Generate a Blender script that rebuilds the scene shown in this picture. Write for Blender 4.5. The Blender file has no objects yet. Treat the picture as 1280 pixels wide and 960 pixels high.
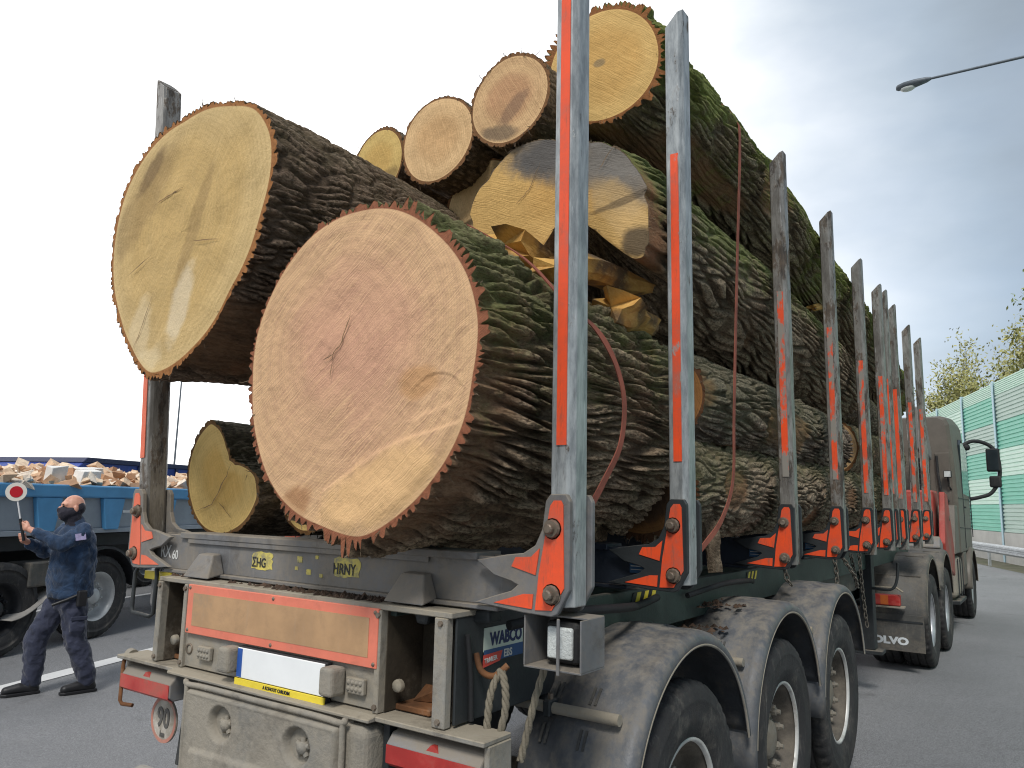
import bpy, bmesh, math, random
import numpy as np
from mathutils import Vector, Matrix
random.seed(7); np.random.seed(7)
PI = math.pi
scene = bpy.context.scene
COL = scene.collection

# ------------------------------------------------------------------ camera
cam_d = bpy.data.cameras.new('camera'); cam = bpy.data.objects.new('camera', cam_d); COL.objects.link(cam)
cam_d.sensor_width = 36.0; cam_d.lens = 964.0/1280.0*36.0; cam_d.clip_start = 0.05; cam_d.clip_end = 3000
RM = Matrix(((0.8199, 0.0700, 0.5682), (0.5714, -0.1381, -0.8089), (0.0210, 0.9880, -0.1530)))   # rows: camera axes -> world
xa = Vector((RM[0][0], RM[1][0], RM[2][0])).normalized(); za = Vector((RM[0][2], RM[1][2], RM[2][2])).normalized()
ya = za.cross(xa).normalized(); xa = ya.cross(za)
cam.matrix_world = Matrix(((xa.x, ya.x, za.x, 2.522), (xa.y, ya.y, za.y, -2.128), (xa.z, ya.z, za.z, 1.78), (0, 0, 0, 1)))
scene.camera = cam

# ------------------------------------------------------------------ sky and sun
SUN = Vector((0.30, -0.62, 0.80)).normalized(); BANK = Vector((-0.92, 0.12, 0.0)).normalized()
world = bpy.data.worlds.new('World'); scene.world = world; world.use_nodes = True
wn = world.node_tree; wn.nodes.clear()
def N(nt, typ, **kw):
    n = nt.nodes.new(typ)
    for k, v in kw.items():
        if k.startswith('i_'):
            key = k[2:]; n.inputs[int(key) if key.isdigit() else key].default_value = v
        else: setattr(n, k, v)
    return n
sky = N(wn, 'ShaderNodeTexSky', sky_type='NISHITA', sun_disc=False)
sky.sun_elevation = math.asin(SUN.z); sky.sun_rotation = math.atan2(SUN.x, SUN.y)
tc = N(wn, 'ShaderNodeTexCoord')
mp = N(wn, 'ShaderNodeMapping'); mp.inputs['Scale'].default_value = (1.0, 1.0, 2.2); mp.inputs['Location'].default_value = (0.35, 0.1, 0.3)
wn.links.new(tc.outputs['Generated'], mp.inputs['Vector'])
nz = N(wn, 'ShaderNodeTexNoise', i_Scale=1.7, i_Detail=5.0, i_Roughness=0.5)
wn.links.new(mp.outputs['Vector'], nz.inputs['Vector'])
rp = N(wn, 'ShaderNodeValToRGB'); rp.color_ramp.elements[0].position = 0.33; rp.color_ramp.elements[1].position = 0.62
rp.color_ramp.elements[0].color = (0.62, 0.62, 0.62, 1)
wn.links.new(nz.outputs['Fac'], rp.inputs['Fac'])
# the cloud sheet is thin and white to the left, heavier and grey-blue to the right
dt = N(wn, 'ShaderNodeVectorMath', operation='DOT_PRODUCT'); dt.inputs[1].default_value = BANK
wn.links.new(tc.outputs['Generated'], dt.inputs[0])
mr = N(wn, 'ShaderNodeMapRange', interpolation_type='SMOOTHSTEP', i_1=0.05, i_2=0.62, i_3=0.27, i_4=0.98)
wn.links.new(dt.outputs['Value'], mr.inputs[0])
nz2 = N(wn, 'ShaderNodeTexNoise', i_Scale=2.1, i_Detail=6.0, i_Roughness=0.5)
wn.links.new(mp.outputs['Vector'], nz2.inputs['Vector'])
mr2 = N(wn, 'ShaderNodeMapRange', i_1=0.32, i_2=0.68, i_3=0.76, i_4=1.34)
wn.links.new(nz2.outputs['Fac'], mr2.inputs[0])
mu = N(wn, 'ShaderNodeMath', operation='MULTIPLY')
wn.links.new(mr.outputs[0], mu.inputs[0]); wn.links.new(mr2.outputs[0], mu.inputs[1])
b1 = N(wn, 'ShaderNodeBackground', i_Strength=0.10); wn.links.new(sky.outputs[0], b1.inputs['Color'])
b2 = N(wn, 'ShaderNodeBackground'); ct = N(wn, 'ShaderNodeMix'); ct.data_type = 'RGBA'; ct.inputs[6].default_value = (0.74, 0.87, 1.0, 1); ct.inputs[7].default_value = (1.0, 0.99, 0.98, 1)
ctr = N(wn, 'ShaderNodeMapRange', i_1=0.40, i_2=0.85, i_3=0.0, i_4=1.0); wn.links.new(mu.outputs[0], ctr.inputs[0]); wn.links.new(ctr.outputs[0], ct.inputs[0]); wn.links.new(ct.outputs[2], b2.inputs['Color']); wn.links.new(mu.outputs[0], b2.inputs['Strength'])
mx = N(wn, 'ShaderNodeMixShader'); wn.links.new(rp.outputs['Color'], mx.inputs[0]); wn.links.new(b1.outputs[0], mx.inputs[1]); wn.links.new(b2.outputs[0], mx.inputs[2])
wo = N(wn, 'ShaderNodeOutputWorld'); wn.links.new(mx.outputs[0], wo.inputs['Surface'])
sl = bpy.data.lights.new('sun', 'SUN'); sl.energy = 1.5; sl.angle = math.radians(14); sl.color = (1.0, 0.96, 0.90)
so = bpy.data.objects.new('sun', sl); COL.objects.link(so); so.location = (8, -20, 30)
so.rotation_euler = SUN.to_track_quat('Z', 'Y').to_euler()
scene.view_settings.view_transform = 'Standard'; scene.view_settings.look = 'None'; scene.view_settings.gamma = 1
scene.view_settings.exposure = 0.75
scene.render.engine = 'CYCLES'; scene.cycles.filter_width = 1.1; scene.render.resolution_x = 1024; scene.render.resolution_y = 768

# ------------------------------------------------------------------ materials
def newmat(name):
    m = bpy.data.materials.new(name); m.use_nodes = True
    nt = m.node_tree; p = nt.nodes['Principled BSDF']
    return m, nt, p
def rgba(c): return (c[0], c[1], c[2], 1)
def sr(r, g, b):
    f = lambda v: ((v/255+0.055)/1.055)**2.4 if v > 10 else v/255/12.92
    return (f(r), f(g), f(b))
def mix(nt, fac, a, b):
    n = nt.nodes.new('ShaderNodeMix'); n.data_type = 'RGBA'
    for s, v in ((0, fac), (6, a), (7, b)):
        if hasattr(v, 'is_output'): nt.links.new(v, n.inputs[s])
        elif s == 0: n.inputs[0].default_value = v
        else: n.inputs[s].default_value = rgba(v)
    return n.outputs[2]
def ramp(nt, src, lo, hi, a=0.0, b=1.0):
    n = N(nt, 'ShaderNodeMapRange', interpolation_type='SMOOTHSTEP', i_1=lo, i_2=hi, i_3=a, i_4=b); nt.links.new(src, n.inputs[0]); return n.outputs[0]
def mth(nt, op, a, b=None, clamp=False):
    n = N(nt, 'ShaderNodeMath', operation=op); n.use_clamp = clamp
    for i, v in enumerate((a, b)):
        if v is None: continue
        if hasattr(v, 'is_output'): nt.links.new(v, n.inputs[i])
        else: n.inputs[i].default_value = v
    return n.outputs[0]
def noise(nt, scale, detail=4, rough=0.55, vec=None, stretch=None, dist=0):
    n = N(nt, 'ShaderNodeTexNoise', i_Scale=scale, i_Detail=detail, i_Roughness=rough, i_Distortion=dist)
    if vec is None:
        vec = N(nt, 'ShaderNodeTexCoord').outputs['Object']
    if stretch:
        mpn = N(nt, 'ShaderNodeMapping'); mpn.inputs['Scale'].default_value = stretch; nt.links.new(vec, mpn.inputs['Vector']); vec = mpn.outputs['Vector']
    nt.links.new(vec, n.inputs['Vector']); return n.outputs['Fac']
def bump(nt, p, h, strength=0.4, dist=0.01):
    b = N(nt, 'ShaderNodeBump', i_Strength=strength, i_Distance=dist); nt.links.new(h, b.inputs['Height']); nt.links.new(b.outputs[0], p.inputs['Normal'])
DUST = (0.235, 0.205, 0.165)
MATS = {}
def mat(name, col, rough=0.6, metal=0.0, var=0.18, vscale=6, dust=0.0, dustcol=DUST, dscale=2.5, bmp=0.15, bscale=45, streak=False, top=0.0, grime=0.0):
    """paint / metal / rubber with tone variation and a broken layer of dried road dirt"""
    if name in MATS: return MATS[name]
    m, nt, p = newmat(name)
    a = tuple(c*(1-var) for c in col); b = tuple(min(1, c*(1+var)) for c in col)
    n1 = noise(nt, vscale, 5, 0.6)
    c = mix(nt, ramp(nt, n1, 0.3, 0.7), a, b)
    rgh = None
    if dust > 0:
        n2 = noise(nt, dscale, 8, 0.65, stretch=(1, 1, 0.45) if streak else None)
        n3 = noise(nt, 38, 3, 0.7)
        f = mth(nt, 'ADD', mth(nt, 'MULTIPLY', n2, 0.8), mth(nt, 'MULTIPLY', n3, 0.25))
        if top > 0:
            g = N(nt, 'ShaderNodeNewGeometry'); sx = N(nt, 'ShaderNodeSeparateXYZ'); nt.links.new(g.outputs['Normal'], sx.inputs[0])
            f = mth(nt, 'ADD', f, mth(nt, 'MULTIPLY', mth(nt, 'MAXIMUM', sx.outputs['Z'], 0.0), top))
        lo = 0.92-dust*0.75
        f = ramp(nt, f, lo-0.14, lo+0.14, 0.0, 0.93)
        c = mix(nt, f, c, dustcol)
        rgh = mix(nt, f, (rough,)*3, (0.92,)*3)
        nt.links.new(rgh, p.inputs['Roughness'])
        mm = mix(nt, f, (metal,)*3, (0, 0, 0)); nt.links.new(mm, p.inputs['Metallic'])
    else:
        p.inputs['Metallic'].default_value = metal
        rr = ramp(nt, n1, 0.2, 0.8, max(0.02, rough-0.08), min(1, rough+0.1)); nt.links.new(rr, p.inputs['Roughness'])
    if grime:
        gm = mth(nt, 'MULTIPLY', ramp(nt, noise(nt, 4.5, 9, 0.72, dist=0.6), 0.50, 0.66, 0, grime), ramp(nt, noise(nt, 23, 5, 0.7), 0.3, 0.6, 0.4, 1.0)); c = mix(nt, gm, c, (0.062, 0.050, 0.038))
        gs = mth(nt, 'MULTIPLY', ramp(nt, noise(nt, 16, 6, 0.7, stretch=(1, 1, 0.12)), 0.56, 0.72, 0, grime*0.6), 1.0); c = mix(nt, gs, c, (0.36, 0.34, 0.31))
    nt.links.new(c, p.inputs['Base Color'])
    if bmp: bump(nt, p, noise(nt, bscale, 5, 0.65), bmp, 0.01)
    MATS[name] = m; return m

M_FRAME = mat('frame_grey', sr(112, 113, 115), 0.6, 0.15, dust=0.5, streak=True, top=0.25, grime=0.45)
M_REAR = mat('rear_galvanised', sr(140, 138, 132), 0.6, 0.2, dust=0.55, streak=True, top=0.3, dustcol=sr(152, 143, 126), grime=0.55, bmp=0.3)
M_DARK = mat('dark_chassis', sr(44, 48, 50), 0.55, 0.1, dust=0.28, streak=True, top=0.2)
M_GREENCH = mat('green_chassis', sr(52, 66, 62), 0.5, 0.1, dust=0.25, streak=True, top=0.2)
M_BLUECH = mat('blue_steel_bolster', sr(38, 46, 58), 0.5, 0.2, dust=0.22, top=0.2)
M_RUBBER = mat('tyre_rubber', sr(44, 44, 45), 0.8, 0, dust=0.36, dscale=5, dustcol=sr(104, 100, 93), bmp=0.35, grime=0.3)
M_BLACK = mat('black_rubber', sr(30, 31, 33), 0.7, 0, dust=0.25)
M_GUARD = mat('mudguard_plastic', sr(84, 87, 91), 0.45, 0, dust=0.38, dscale=11.0, streak=True, dustcol=sr(128, 122, 112), top=0.12, bmp=0.2, grime=0.25)
M_TGUARD = mat('tractor_guard_plastic', sr(74, 74, 72), 0.6, 0, dust=0.45, dscale=2.2, dustcol=sr(118, 111, 99), grime=0.3)
M_RIM = mat('muddy_rim', sr(140, 137, 130), 0.5, 0.3, dust=0.55, dscale=4, dustcol=sr(120, 112, 98), bmp=0.3, bscale=30)
M_RIMS = mat('polished_rim', sr(190, 192, 195), 0.35, 0.7, dust=0.3, dscale=4)
M_BOLT = mat('bolt_steel', sr(120, 108, 95), 0.55, 0.5, dust=0.4, dscale=20)
M_RUST = mat('rusty_steel', sr(112, 74, 44), 0.85, 0.1, var=0.5, dust=0.3, dscale=6, bmp=0.3)
M_PLASTIC = mat('dirty_toolbox_plastic', sr(122, 120, 114), 0.75, 0, dust=0.62, dscale=4, dustcol=sr(148, 141, 128), bmp=0.45, bscale=70, grime=0.35)
M_REDLENS = mat('red_lens', sr(178, 52, 48), 0.35, 0, var=0.25, dust=0.45, dscale=6, dustcol=sr(158, 92, 80), bmp=0.05)
M_GREYLENS = mat('grey_lens', sr(132, 134, 138), 0.4, 0, dust=0.5, dscale=6, top=0.2)
M_CLEARLENS = mat('clear_lens', sr(205, 210, 208), 0.15, 0, dust=0.2, bmp=0.6, bscale=120)
M_WHITE = mat('white_paint', (0.75, 0.75, 0.75), 0.5, 0, var=0.08, dust=0.15)
M_PLATE = mat('number_plate_white', (0.86, 0.88, 0.88), 0.35, 0, var=0.03, bmp=0)
M_YELLOW = mat('yellow_plastic', sr(228, 205, 60), 0.45, 0, var=0.12, dust=0.2, dscale=9)
M_YELLOWWORN = mat('worn_yellow_print', sr(206, 190, 92), 0.6, 0, var=0.2, dust=0.48, dscale=22, dustcol=sr(118, 117, 112))
M_INK = mat('black_print', (0.02, 0.02, 0.022), 0.6, 0, var=0.1, bmp=0)
M_INKW = mat('white_print', (0.62, 0.62, 0.6), 0.6, 0, var=0.1, dust=0.3, dscale=30, bmp=0)
M_NAVYINK = mat('navy_print', sr(28, 42, 90), 0.5, 0, var=0.1, bmp=0)
M_WABWHITE = mat('sign_pale', sr(196, 208, 196), 0.5, 0, var=0.08, dust=0.15, bmp=0.03)
M_WABBLUE = mat('sign_blue', sr(48, 82, 128), 0.5, 0, var=0.1, dust=0.15, bmp=0.03)
M_WABRED = mat('sign_red', sr(205, 74, 62), 0.5, 0, var=0.1, dust=0.15, bmp=0.03)
M_SALMON = mat('reflective_salmon', sr(222, 122, 98), 0.55, 0, var=0.08, dust=0.3, dscale=2, dustcol=sr(190, 140, 110), bmp=0.08, grime=0.18)
M_BEIGE = mat('reflective_beige', sr(178, 142, 104), 0.6, 0, var=0.12, dust=0.3, dscale=2, bmp=0.08, grime=0.2)
M_REDPAINT = mat('crane_red', sr(158, 60, 50), 0.55, 0, var=0.15, dust=0.4, dscale=3)
M_CAB = mat('cab_olive_grey', sr(98, 92, 84), 0.5, 0.05, var=0.1, dust=0.35, dscale=2)
M_GLASS = mat('dark_glass', sr(40, 48, 52), 0.08, 0, var=0.1, bmp=0)
M_ROPE = mat('dirty_rope', sr(124, 117, 102), 0.9, 0, dust=0.35, dscale=10, bmp=0.5, bscale=150)
M_STRAP = mat('red_brown_strap', sr(138, 78, 62), 0.85, 0, var=0.3, bmp=0.3, bscale=200)
M_SOIL = mat('bark_crumbs', sr(70, 54, 42), 0.95, 0, var=0.5, vscale=20, bmp=0.5)
M_CHAIN = mat('chain_steel', sr(105, 100, 92), 0.5, 0.5, dust=0.4, dscale=12)

def worn_orange(name, wear, under):
    m, nt, p = newmat(name)
    W_ = N(nt, 'ShaderNodeNewGeometry').outputs['Position']
    n = noise(nt, 14, 8, 0.72, W_, (1, 1, 0.4)); n2 = noise(nt, 3, 3, 0.55, W_)
    f = ramp(nt, mth(nt, 'ADD', mth(nt, 'MULTIPLY', n, 0.75), mth(nt, 'MULTIPLY', n2, 0.3)), wear-0.02, wear+0.04)
    n3 = noise(nt, 5, 7, 0.7, W_); n4 = noise(nt, 40, 5, 0.7, W_, (1, 1, 0.15))
    c = mix(nt, ramp(nt, n3, 0.3, 0.75), sr(246, 84, 34), sr(206, 82, 54)); c = mix(nt, ramp(nt, n4, 0.52, 0.7, 0, 0.55), c, sr(150, 84, 62)); c = mix(nt, ramp(nt, n3, 0.52, 0.72, 0, 0.35), c, DUST)
    c = mix(nt, f, c, under); nt.links.new(c, p.inputs['Base Color']); p.inputs['Roughness'].default_value = 0.5
    bump(nt, p, f, 0.25, 0.003)
    return m
M_ORANGE = worn_orange('fluorescent_orange', 0.63, sr(120, 112, 104))
M_ORANGEW = worn_orange('chipped_fluorescent_orange', 0.535, sr(140, 136, 128))
M_ORANGED = mat('dusty_orange', sr(226, 110, 80), 0.6, 0, var=0.12, dust=0.34, dscale=6, bmp=0.1)
def stake_mat(name, wear, old=False):
    m, nt, p = newmat(name)
    W_ = N(nt, 'ShaderNodeNewGeometry').outputs['Position']
    n = noise(nt, 9, 9, 0.75, W_, (1, 1, 0.35)); n2 = noise(nt, 26, 6, 0.7, W_, (1, 1, 0.25))
    c = mix(nt, ramp(nt, n2, 0.3, 0.7), *((sr(148, 146, 141), sr(108, 104, 99)) if old else (sr(178, 182, 182), sr(126, 131, 133))))
    f = ramp(nt, n, wear, wear+0.07)
    c = mix(nt, f, c, mix(nt, ramp(nt, n2, 0.4, 0.65), sr(96, 84, 72), sr(58, 54, 50)))
    n5 = noise(nt, 60, 6, 0.75, W_, (1, 1, 0.10)); c = mix(nt, ramp(nt, n5, 0.56, 0.68, 0, 0.55), c, sr(92, 90, 88)); c = mix(nt, ramp(nt, n5, 0.40, 0.30, 0, 0.4), c, sr(222, 226, 226))
    nt.links.new(c, p.inputs['Base Color'])
    nt.links.new(ramp(nt, n, wear, wear+0.1, 0.36, 0.8), p.inputs['Roughness']); nt.links.new(ramp(nt, n, wear, wear+0.1, 0.3, 0.0), p.inputs['Metallic'])
    bump(nt, p, f, 0.35, 0.004)
    return m
M_STAKE = stake_mat('galvanised_stake', 0.60)
M_STAKEW = stake_mat('weathered_stake', 0.50, True)

# ------------------------------------------------------------------ mesh helpers
class MB:
    def __init__(s): s.v = []; s.f = []; s.sm = []
    def add(s, vs, fs, smooth=False):
        o = len(s.v); s.v += [tuple(v) for v in vs]; s.f += [tuple(i+o for i in f) for f in fs]; s.sm += [smooth]*len(fs); return s
    def box(s, x0, x1, y0, y1, z0, z1):
        v = [(x, y, z) for x in (x0, x1) for y in (y0, y1) for z in (z0, z1)]
        return s.add(v, [(0, 1, 3, 2), (4, 6, 7, 5), (0, 4, 5, 1), (2, 3, 7, 6), (0, 2, 6, 4), (1, 5, 7, 3)])
    def prism(s, poly, a0, a1, axis='y'):
        """polygon in the two other axes, extruded along axis"""
        n = len(poly)
        def P(p, a): return {'y': (p[0], a, p[1]), 'x': (a, p[0], p[1]), 'z': (p[0], p[1], a)}[axis]
        v = [P(p, a0) for p in poly]+[P(p, a1) for p in poly]
        return s.add(v, [tuple(range(n)), tuple(range(2*n-1, n-1, -1))]+[(i, i+n, (i+1) % n+n, (i+1) % n) for i in range(n)])
    def tube(s, pts, r, n=8, caps=True, rs=None):
        pts = [Vector(p) for p in pts]; rings = []; up = None
        for i, p in enumerate(pts):
            t = (pts[min(i+1, len(pts)-1)]-pts[max(i-1, 0)]).normalized()
            if up is None: up = Vector((0, 0, 1)) if abs(t.z) < 0.9 else Vector((1, 0, 0))
            a = t.cross(up).normalized(); b = a.cross(t).normalized(); up = b
            rr = rs[i] if rs else r
            rings.append([p+a*math.cos(2*PI*k/n)*rr+b*math.sin(2*PI*k/n)*rr for k in range(n)])
        v = [q for rg in rings for q in rg]; f = []
        for i in range(len(rings)-1):
            for k in range(n): f.append((i*n+k, i*n+(k+1) % n, (i+1)*n+(k+1) % n, (i+1)*n+k))
        s.add(v, f, True)
        if caps: s.add(rings[0], [tuple(range(n-1, -1, -1))]); s.add(rings[-1], [tuple(range(n))])
        return s
    def lathe(s, prof, c, axis='x', n=48, sign=1, smooth=True):
        """prof: list of (radius, offset along axis)"""
        v = []
        for r, o in prof:
            for k in range(n):
                a = 2*PI*k/n; p = (r*math.cos(a), r*math.sin(a))
                v.append({'x': (c[0]+sign*o, c[1]+p[0], c[2]+p[1]), 'y': (c[0]+p[0], c[1]+sign*o, c[2]+p[1]), 'z': (c[0]+p[0], c[1]+p[1], c[2]+sign*o)}[axis])
        f = [(i*n+k, i*n+(k+1) % n, (i+1)*n+(k+1) % n, (i+1)*n+k) for i in range(len(prof)-1) for k in range(n)]
        return s.add(v, f, smooth)
    def strip(s, pts, wdir, w, thick=0.004):
        """flat band along pts, half width w along wdir"""
        w0 = Vector(wdir); v = []; f = []
        for i, p in enumerate(pts):
            p = Vector(p); t = (Vector(pts[min(i+1, len(pts)-1)])-Vector(pts[max(i-1, 0)])).normalized()
            wd = (w0-t*w0.dot(t)).normalized(); nn = t.cross(wd).normalized()*thick/2
            v += [p-wd*w-nn, p+wd*w-nn, p+wd*w+nn, p-wd*w+nn]
        for i in range(len(pts)-1):
            for k in range(4): f.append((i*4+k, i*4+(k+1) % 4, i*4+4+(k+1) % 4, i*4+4+k))
        f += [(3, 2, 1, 0), tuple(len(v)-4+k for k in range(4))]
        return s.add(v, f)
    def mesh(s, name, bevel=0, seg=1, off=None, recalc=True):
        me = bpy.data.meshes.new(name)
        vs = s.v if off is None else [(a-off[0], b-off[1], c-off[2]) for a, b, c in s.v]
        me.from_pydata(vs, [], s.f)
        me.polygons.foreach_set('use_smooth', s.sm)
        if bevel or recalc:
            bm = bmesh.new(); bm.from_mesh(me)
            bmesh.ops.recalc_face_normals(bm, faces=bm.faces)
            if bevel:
                es = [e for e in bm.edges if len(e.link_faces) == 2 and e.calc_face_angle(0) > 0.5 and not (e.link_faces[0].smooth and e.link_faces[1].smooth)]
                bmesh.ops.bevel(bm, geom=es, offset=bevel, offset_type='OFFSET', segments=seg, affect='EDGES', profile=0.5, clamp_overlap=True)
            bm.to_mesh(me); bm.free()
        return me
    def build(s, name, m, parent=None, bevel=0, seg=1, off=None):
        if off is None and parent is not None: off = parent.get('_o')
        me = s.mesh(name, bevel, seg, off)
        me.materials.append(m)
        return link(name, me, parent)
def link(name, me, parent=None):
    o = bpy.data.objects.new(name, me); COL.objects.link(o)
    if parent is not None:
        o.parent = parent
        if parent.get('_o') is not None: o['_o'] = parent['_o']
    return o
def tag(o, label=None, cat=None, group=None, kind=None):
    if label: o['label'] = label
    if cat: o['category'] = cat
    if group: o['group'] = group
    if kind: o['kind'] = kind
    return o
def thing(name, label, cat, loc=(0, 0, 0), rz=0, group=None, world=False):
    """Empty at the thing's base. world=True: parts are given in world coordinates"""
    o = bpy.data.objects.new(name, None); COL.objects.link(o); o.location = loc; o.rotation_euler = (0, 0, rz); o.empty_display_size = 0.2
    if world: o['_o'] = tuple(loc)
    return tag(o, label, cat, group)
def copy_tree(o, parent=None, dloc=None):
    c = o.copy(); COL.objects.link(c)
    if parent is not None: c.parent = parent
    if dloc is not None: c.location = Vector(o.location)+Vector(dloc)
    for ch in o.children: copy_tree(ch, c)
    return c
def grid_mesh(name, V, nu, nv, wrap, m, parent=None, attrs=None, smooth=True, flip=False):
    """V: (nv, nu, 3) array; wrap in u"""
    me = bpy.data.meshes.new(name); V = np.ascontiguousarray(V.reshape(-1, 3), dtype=np.float32)
    ju = np.arange(nu if wrap else nu-1); iv = np.arange(nv-1)
    J, I = np.meshgrid(ju, iv); J2 = (J+1) % nu
    F = np.stack([I*nu+J, I*nu+J2, (I+1)*nu+J2, (I+1)*nu+J], -1).reshape(-1, 4)
    if flip: F = F[:, ::-1]
    F = np.ascontiguousarray(F, dtype=np.int32); nf = len(F)
    me.vertices.add(len(V)); me.vertices.foreach_set('co', V.ravel())
    me.loops.add(nf*4); me.loops.foreach_set('vertex_index', F.ravel())
    me.polygons.add(nf); me.polygons.foreach_set('loop_start', np.arange(0, nf*4, 4, dtype=np.int32)); me.polygons.foreach_set('loop_total', np.full(nf, 4, dtype=np.int32))
    me.update(calc_edges=True); me.polygons.foreach_set('use_smooth', np.full(nf, smooth))
    for k, a in (attrs or {}).items():
        at = me.attributes.new(k, 'FLOAT', 'POINT'); at.data.foreach_set('value', np.ascontiguousarray(a.reshape(-1), dtype=np.float32))
    me.materials.append(m)
    return link(name, me, parent)
def text(body, size, m, name, parent, origin, xdir, ydir, bold=0.0, width=1.0, align='LEFT'):
    """flat lettering lying in the plane of xdir/ydir, 1.5 mm thick"""
    cu = bpy.data.curves.new('lettering', 'FONT'); cu.body = body; cu.size = size; cu.align_x = align; cu.offset = bold; cu.extrude = 0.0008; cu.resolution_u = 3
    t = bpy.data.objects.new('lettering', cu); COL.objects.link(t)
    bpy.context.view_layer.update()
    me = bpy.data.meshes.new_from_object(t.evaluated_get(bpy.context.evaluated_depsgraph_get()))
    bpy.data.objects.remove(t); bpy.data.curves.remove(cu)
    X = Vector(xdir).normalized(); Y = Vector(ydir).normalized(); Z = X.cross(Y); o = Vector(origin)
    if parent is not None and parent.get('_o') is not None: o = o-Vector(parent['_o'])
    me.transform(Matrix(((X.x*width, Y.x, Z.x, o.x), (X.y*width, Y.y, Z.y, o.y), (X.z*width, Y.z, Z.z, o.z), (0, 0, 0, 1))))
    me.materials.clear(); me.materials.append(m)
    return link(name, me, parent)

# numpy noise -------------------------------------------------------
def hsh(i, j, s):
    h = (i.astype(np.int64)*374761393+j.astype(np.int64)*668265263+s*1442695041) & 0xffffffff
    h = ((h ^ (h >> 13))*1274126177) & 0xffffffff
    h = ((h ^ (h >> 16))*2246822519) & 0xffffffff
    return ((h ^ (h >> 15)) & 0xffffff)/float(0xffffff)
def vnoise(u, v, pu, seed):
    """value noise, periodic in u with integer period pu"""
    i = np.floor(u); j = np.floor(v); fu = u-i; fv = v-j; fu = fu*fu*(3-2*fu); fv = fv*fv*(3-2*fv)
    i0 = np.mod(i, pu); i1 = np.mod(i+1, pu)
    a = hsh(i0, j, seed); b = hsh(i1, j, seed); c = hsh(i0, j+1, seed); d = hsh(i1, j+1, seed)
    return (a*(1-fu)+b*fu)*(1-fv)+(c*(1-fu)+d*fu)*fv
def worley(u, v, pu, seed):
    i = np.floor(u); j = np.floor(v); f1 = np.full(u.shape, 9.0); f2 = np.full(u.shape, 9.0); idv = np.zeros(u.shape)
    for di in (-1, 0, 1):
        for dj in (-1, 0, 1):
            ci = i+di; cj = j+dj; w = np.mod(ci, pu)
            px = ci+0.15+0.7*hsh(w, cj, seed); py = cj+0.1+0.8*hsh(w, cj, seed+11)
            d = np.hypot(u-px, v-py); cl = d < f1
            f2 = np.where(cl, f1, np.minimum(f2, d)); idv = np.where(cl, hsh(w, cj, seed+23), idv); f1 = np.where(cl, d, f1)
    return f1, f2, idv
def sstep(x, a, b):
    t = np.clip((x-a)/(b-a), 0, 1); return t*t*(3-2*t)

# ------------------------------------------------------------------ the setting
RA = math.atan2(0.35, 0.937)            # the road runs 20 degrees to the left of the lorry
RU = Vector((-math.sin(RA), math.cos(RA), 0)); RN = Vector((math.cos(RA), math.sin(RA), 0))
def road_pt(a, b, z=0): return Vector((-6.4, 3.6, 0))+RU*a+RN*b+Vector((0, 0, z))   # a along, b to the right of the white line
def asphalt():
    m, nt, p = newmat('asphalt')
    g = noise(nt, 150, 3, 0.75); g2 = noise(nt, 45, 3, 0.6); big = noise(nt, 0.35, 5, 0.6); mid = noise(nt, 2.2, 6, 0.65)
    c = mix(nt, ramp(nt, g, 0.32, 0.68), (0.050, 0.052, 0.056), (0.37, 0.375, 0.385))
    c = mix(nt, ramp(nt, g2, 0.35, 0.7, 0, 0.45), c, (0.165, 0.168, 0.174))
    c = mix(nt, ramp(nt, big, 0.35, 0.7, 0.0, 0.5), c, (0.135, 0.138, 0.143))
    c = mix(nt, ramp(nt, mid, 0.55, 0.8, 0.0, 0.35), c, (0.23, 0.225, 0.215))
    st_ = noise(nt, 0.9, 7, 0.7, dist=0.8); c = mix(nt, ramp(nt, st_, 0.56, 0.68, 0.0, 0.45), c, (0.06, 0.06, 0.062))
    lg = noise(nt, 9, 6, 0.7); c = mix(nt, ramp(nt, lg, 0.62, 0.72, 0.0, 0.35), c, (0.30, 0.295, 0.28))
    nt.links.new(c, p.inputs['Base Color']); p.inputs['Roughness'].default_value = 0.82
    bump(nt, p, g, 0.5, 0.006); return m
M_ASPH = asphalt()
def ground_mat():
    m, nt, p = newmat('verge_earth')
    a = noise(nt, 0.8, 6); b = noise(nt, 12, 5)
    c = mix(nt, ramp(nt, a, 0.35, 0.65), (0.10, 0.10, 0.06), (0.16, 0.14, 0.10)); c = mix(nt, ramp(nt, b, 0.3, 0.7, 0, 0.5), c, (0.07, 0.08, 0.04))
    nt.links.new(c, p.inputs['Base Color']); p.inputs['Roughness'].default_value = 0.95; bump(nt, p, b, 0.5, 0.03); return m
def sheet(name, pts, z, m):
    mb = MB(); mb.add([(p[0], p[1], z) for p in pts], [tuple(range(len(pts)))]); o = mb.build(name, m); return tag(o, kind='structure')
sheet('ground', [(-900, -900), (900, -900), (900, 900), (-900, 900)], -0.012, ground_mat())
def rq(a0, a1, b0, b1): return [road_pt(a0, b0), road_pt(a0, b1), road_pt(a1, b1), road_pt(a1, b0)]
sheet('road', rq(-60, 260, -14, 15.5), -0.004, M_ASPH)
def linemat():
    m, nt, p = newmat('road_paint')
    n = noise(nt, 18, 8, 0.75); c = mix(nt, ramp(nt, n, 0.60, 0.72), (0.70, 0.70, 0.69), (0.22, 0.22, 0.22)); nt.links.new(c, p.inputs['Base Color']); p.inputs['Roughness'].default_value = 0.6
    bump(nt, p, noise(nt, 220, 2), 0.3, 0.004); return m
M_LINE = linemat()
sheet('lane_line', rq(-40, 240, -0.11, 0.11), 0.002, M_LINE)
for k in range(-3, 14): sheet('lane_dash', rq(k*12+1.0, k*12+7.0, -3.76, -3.62), 0.002, M_LINE)

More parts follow.
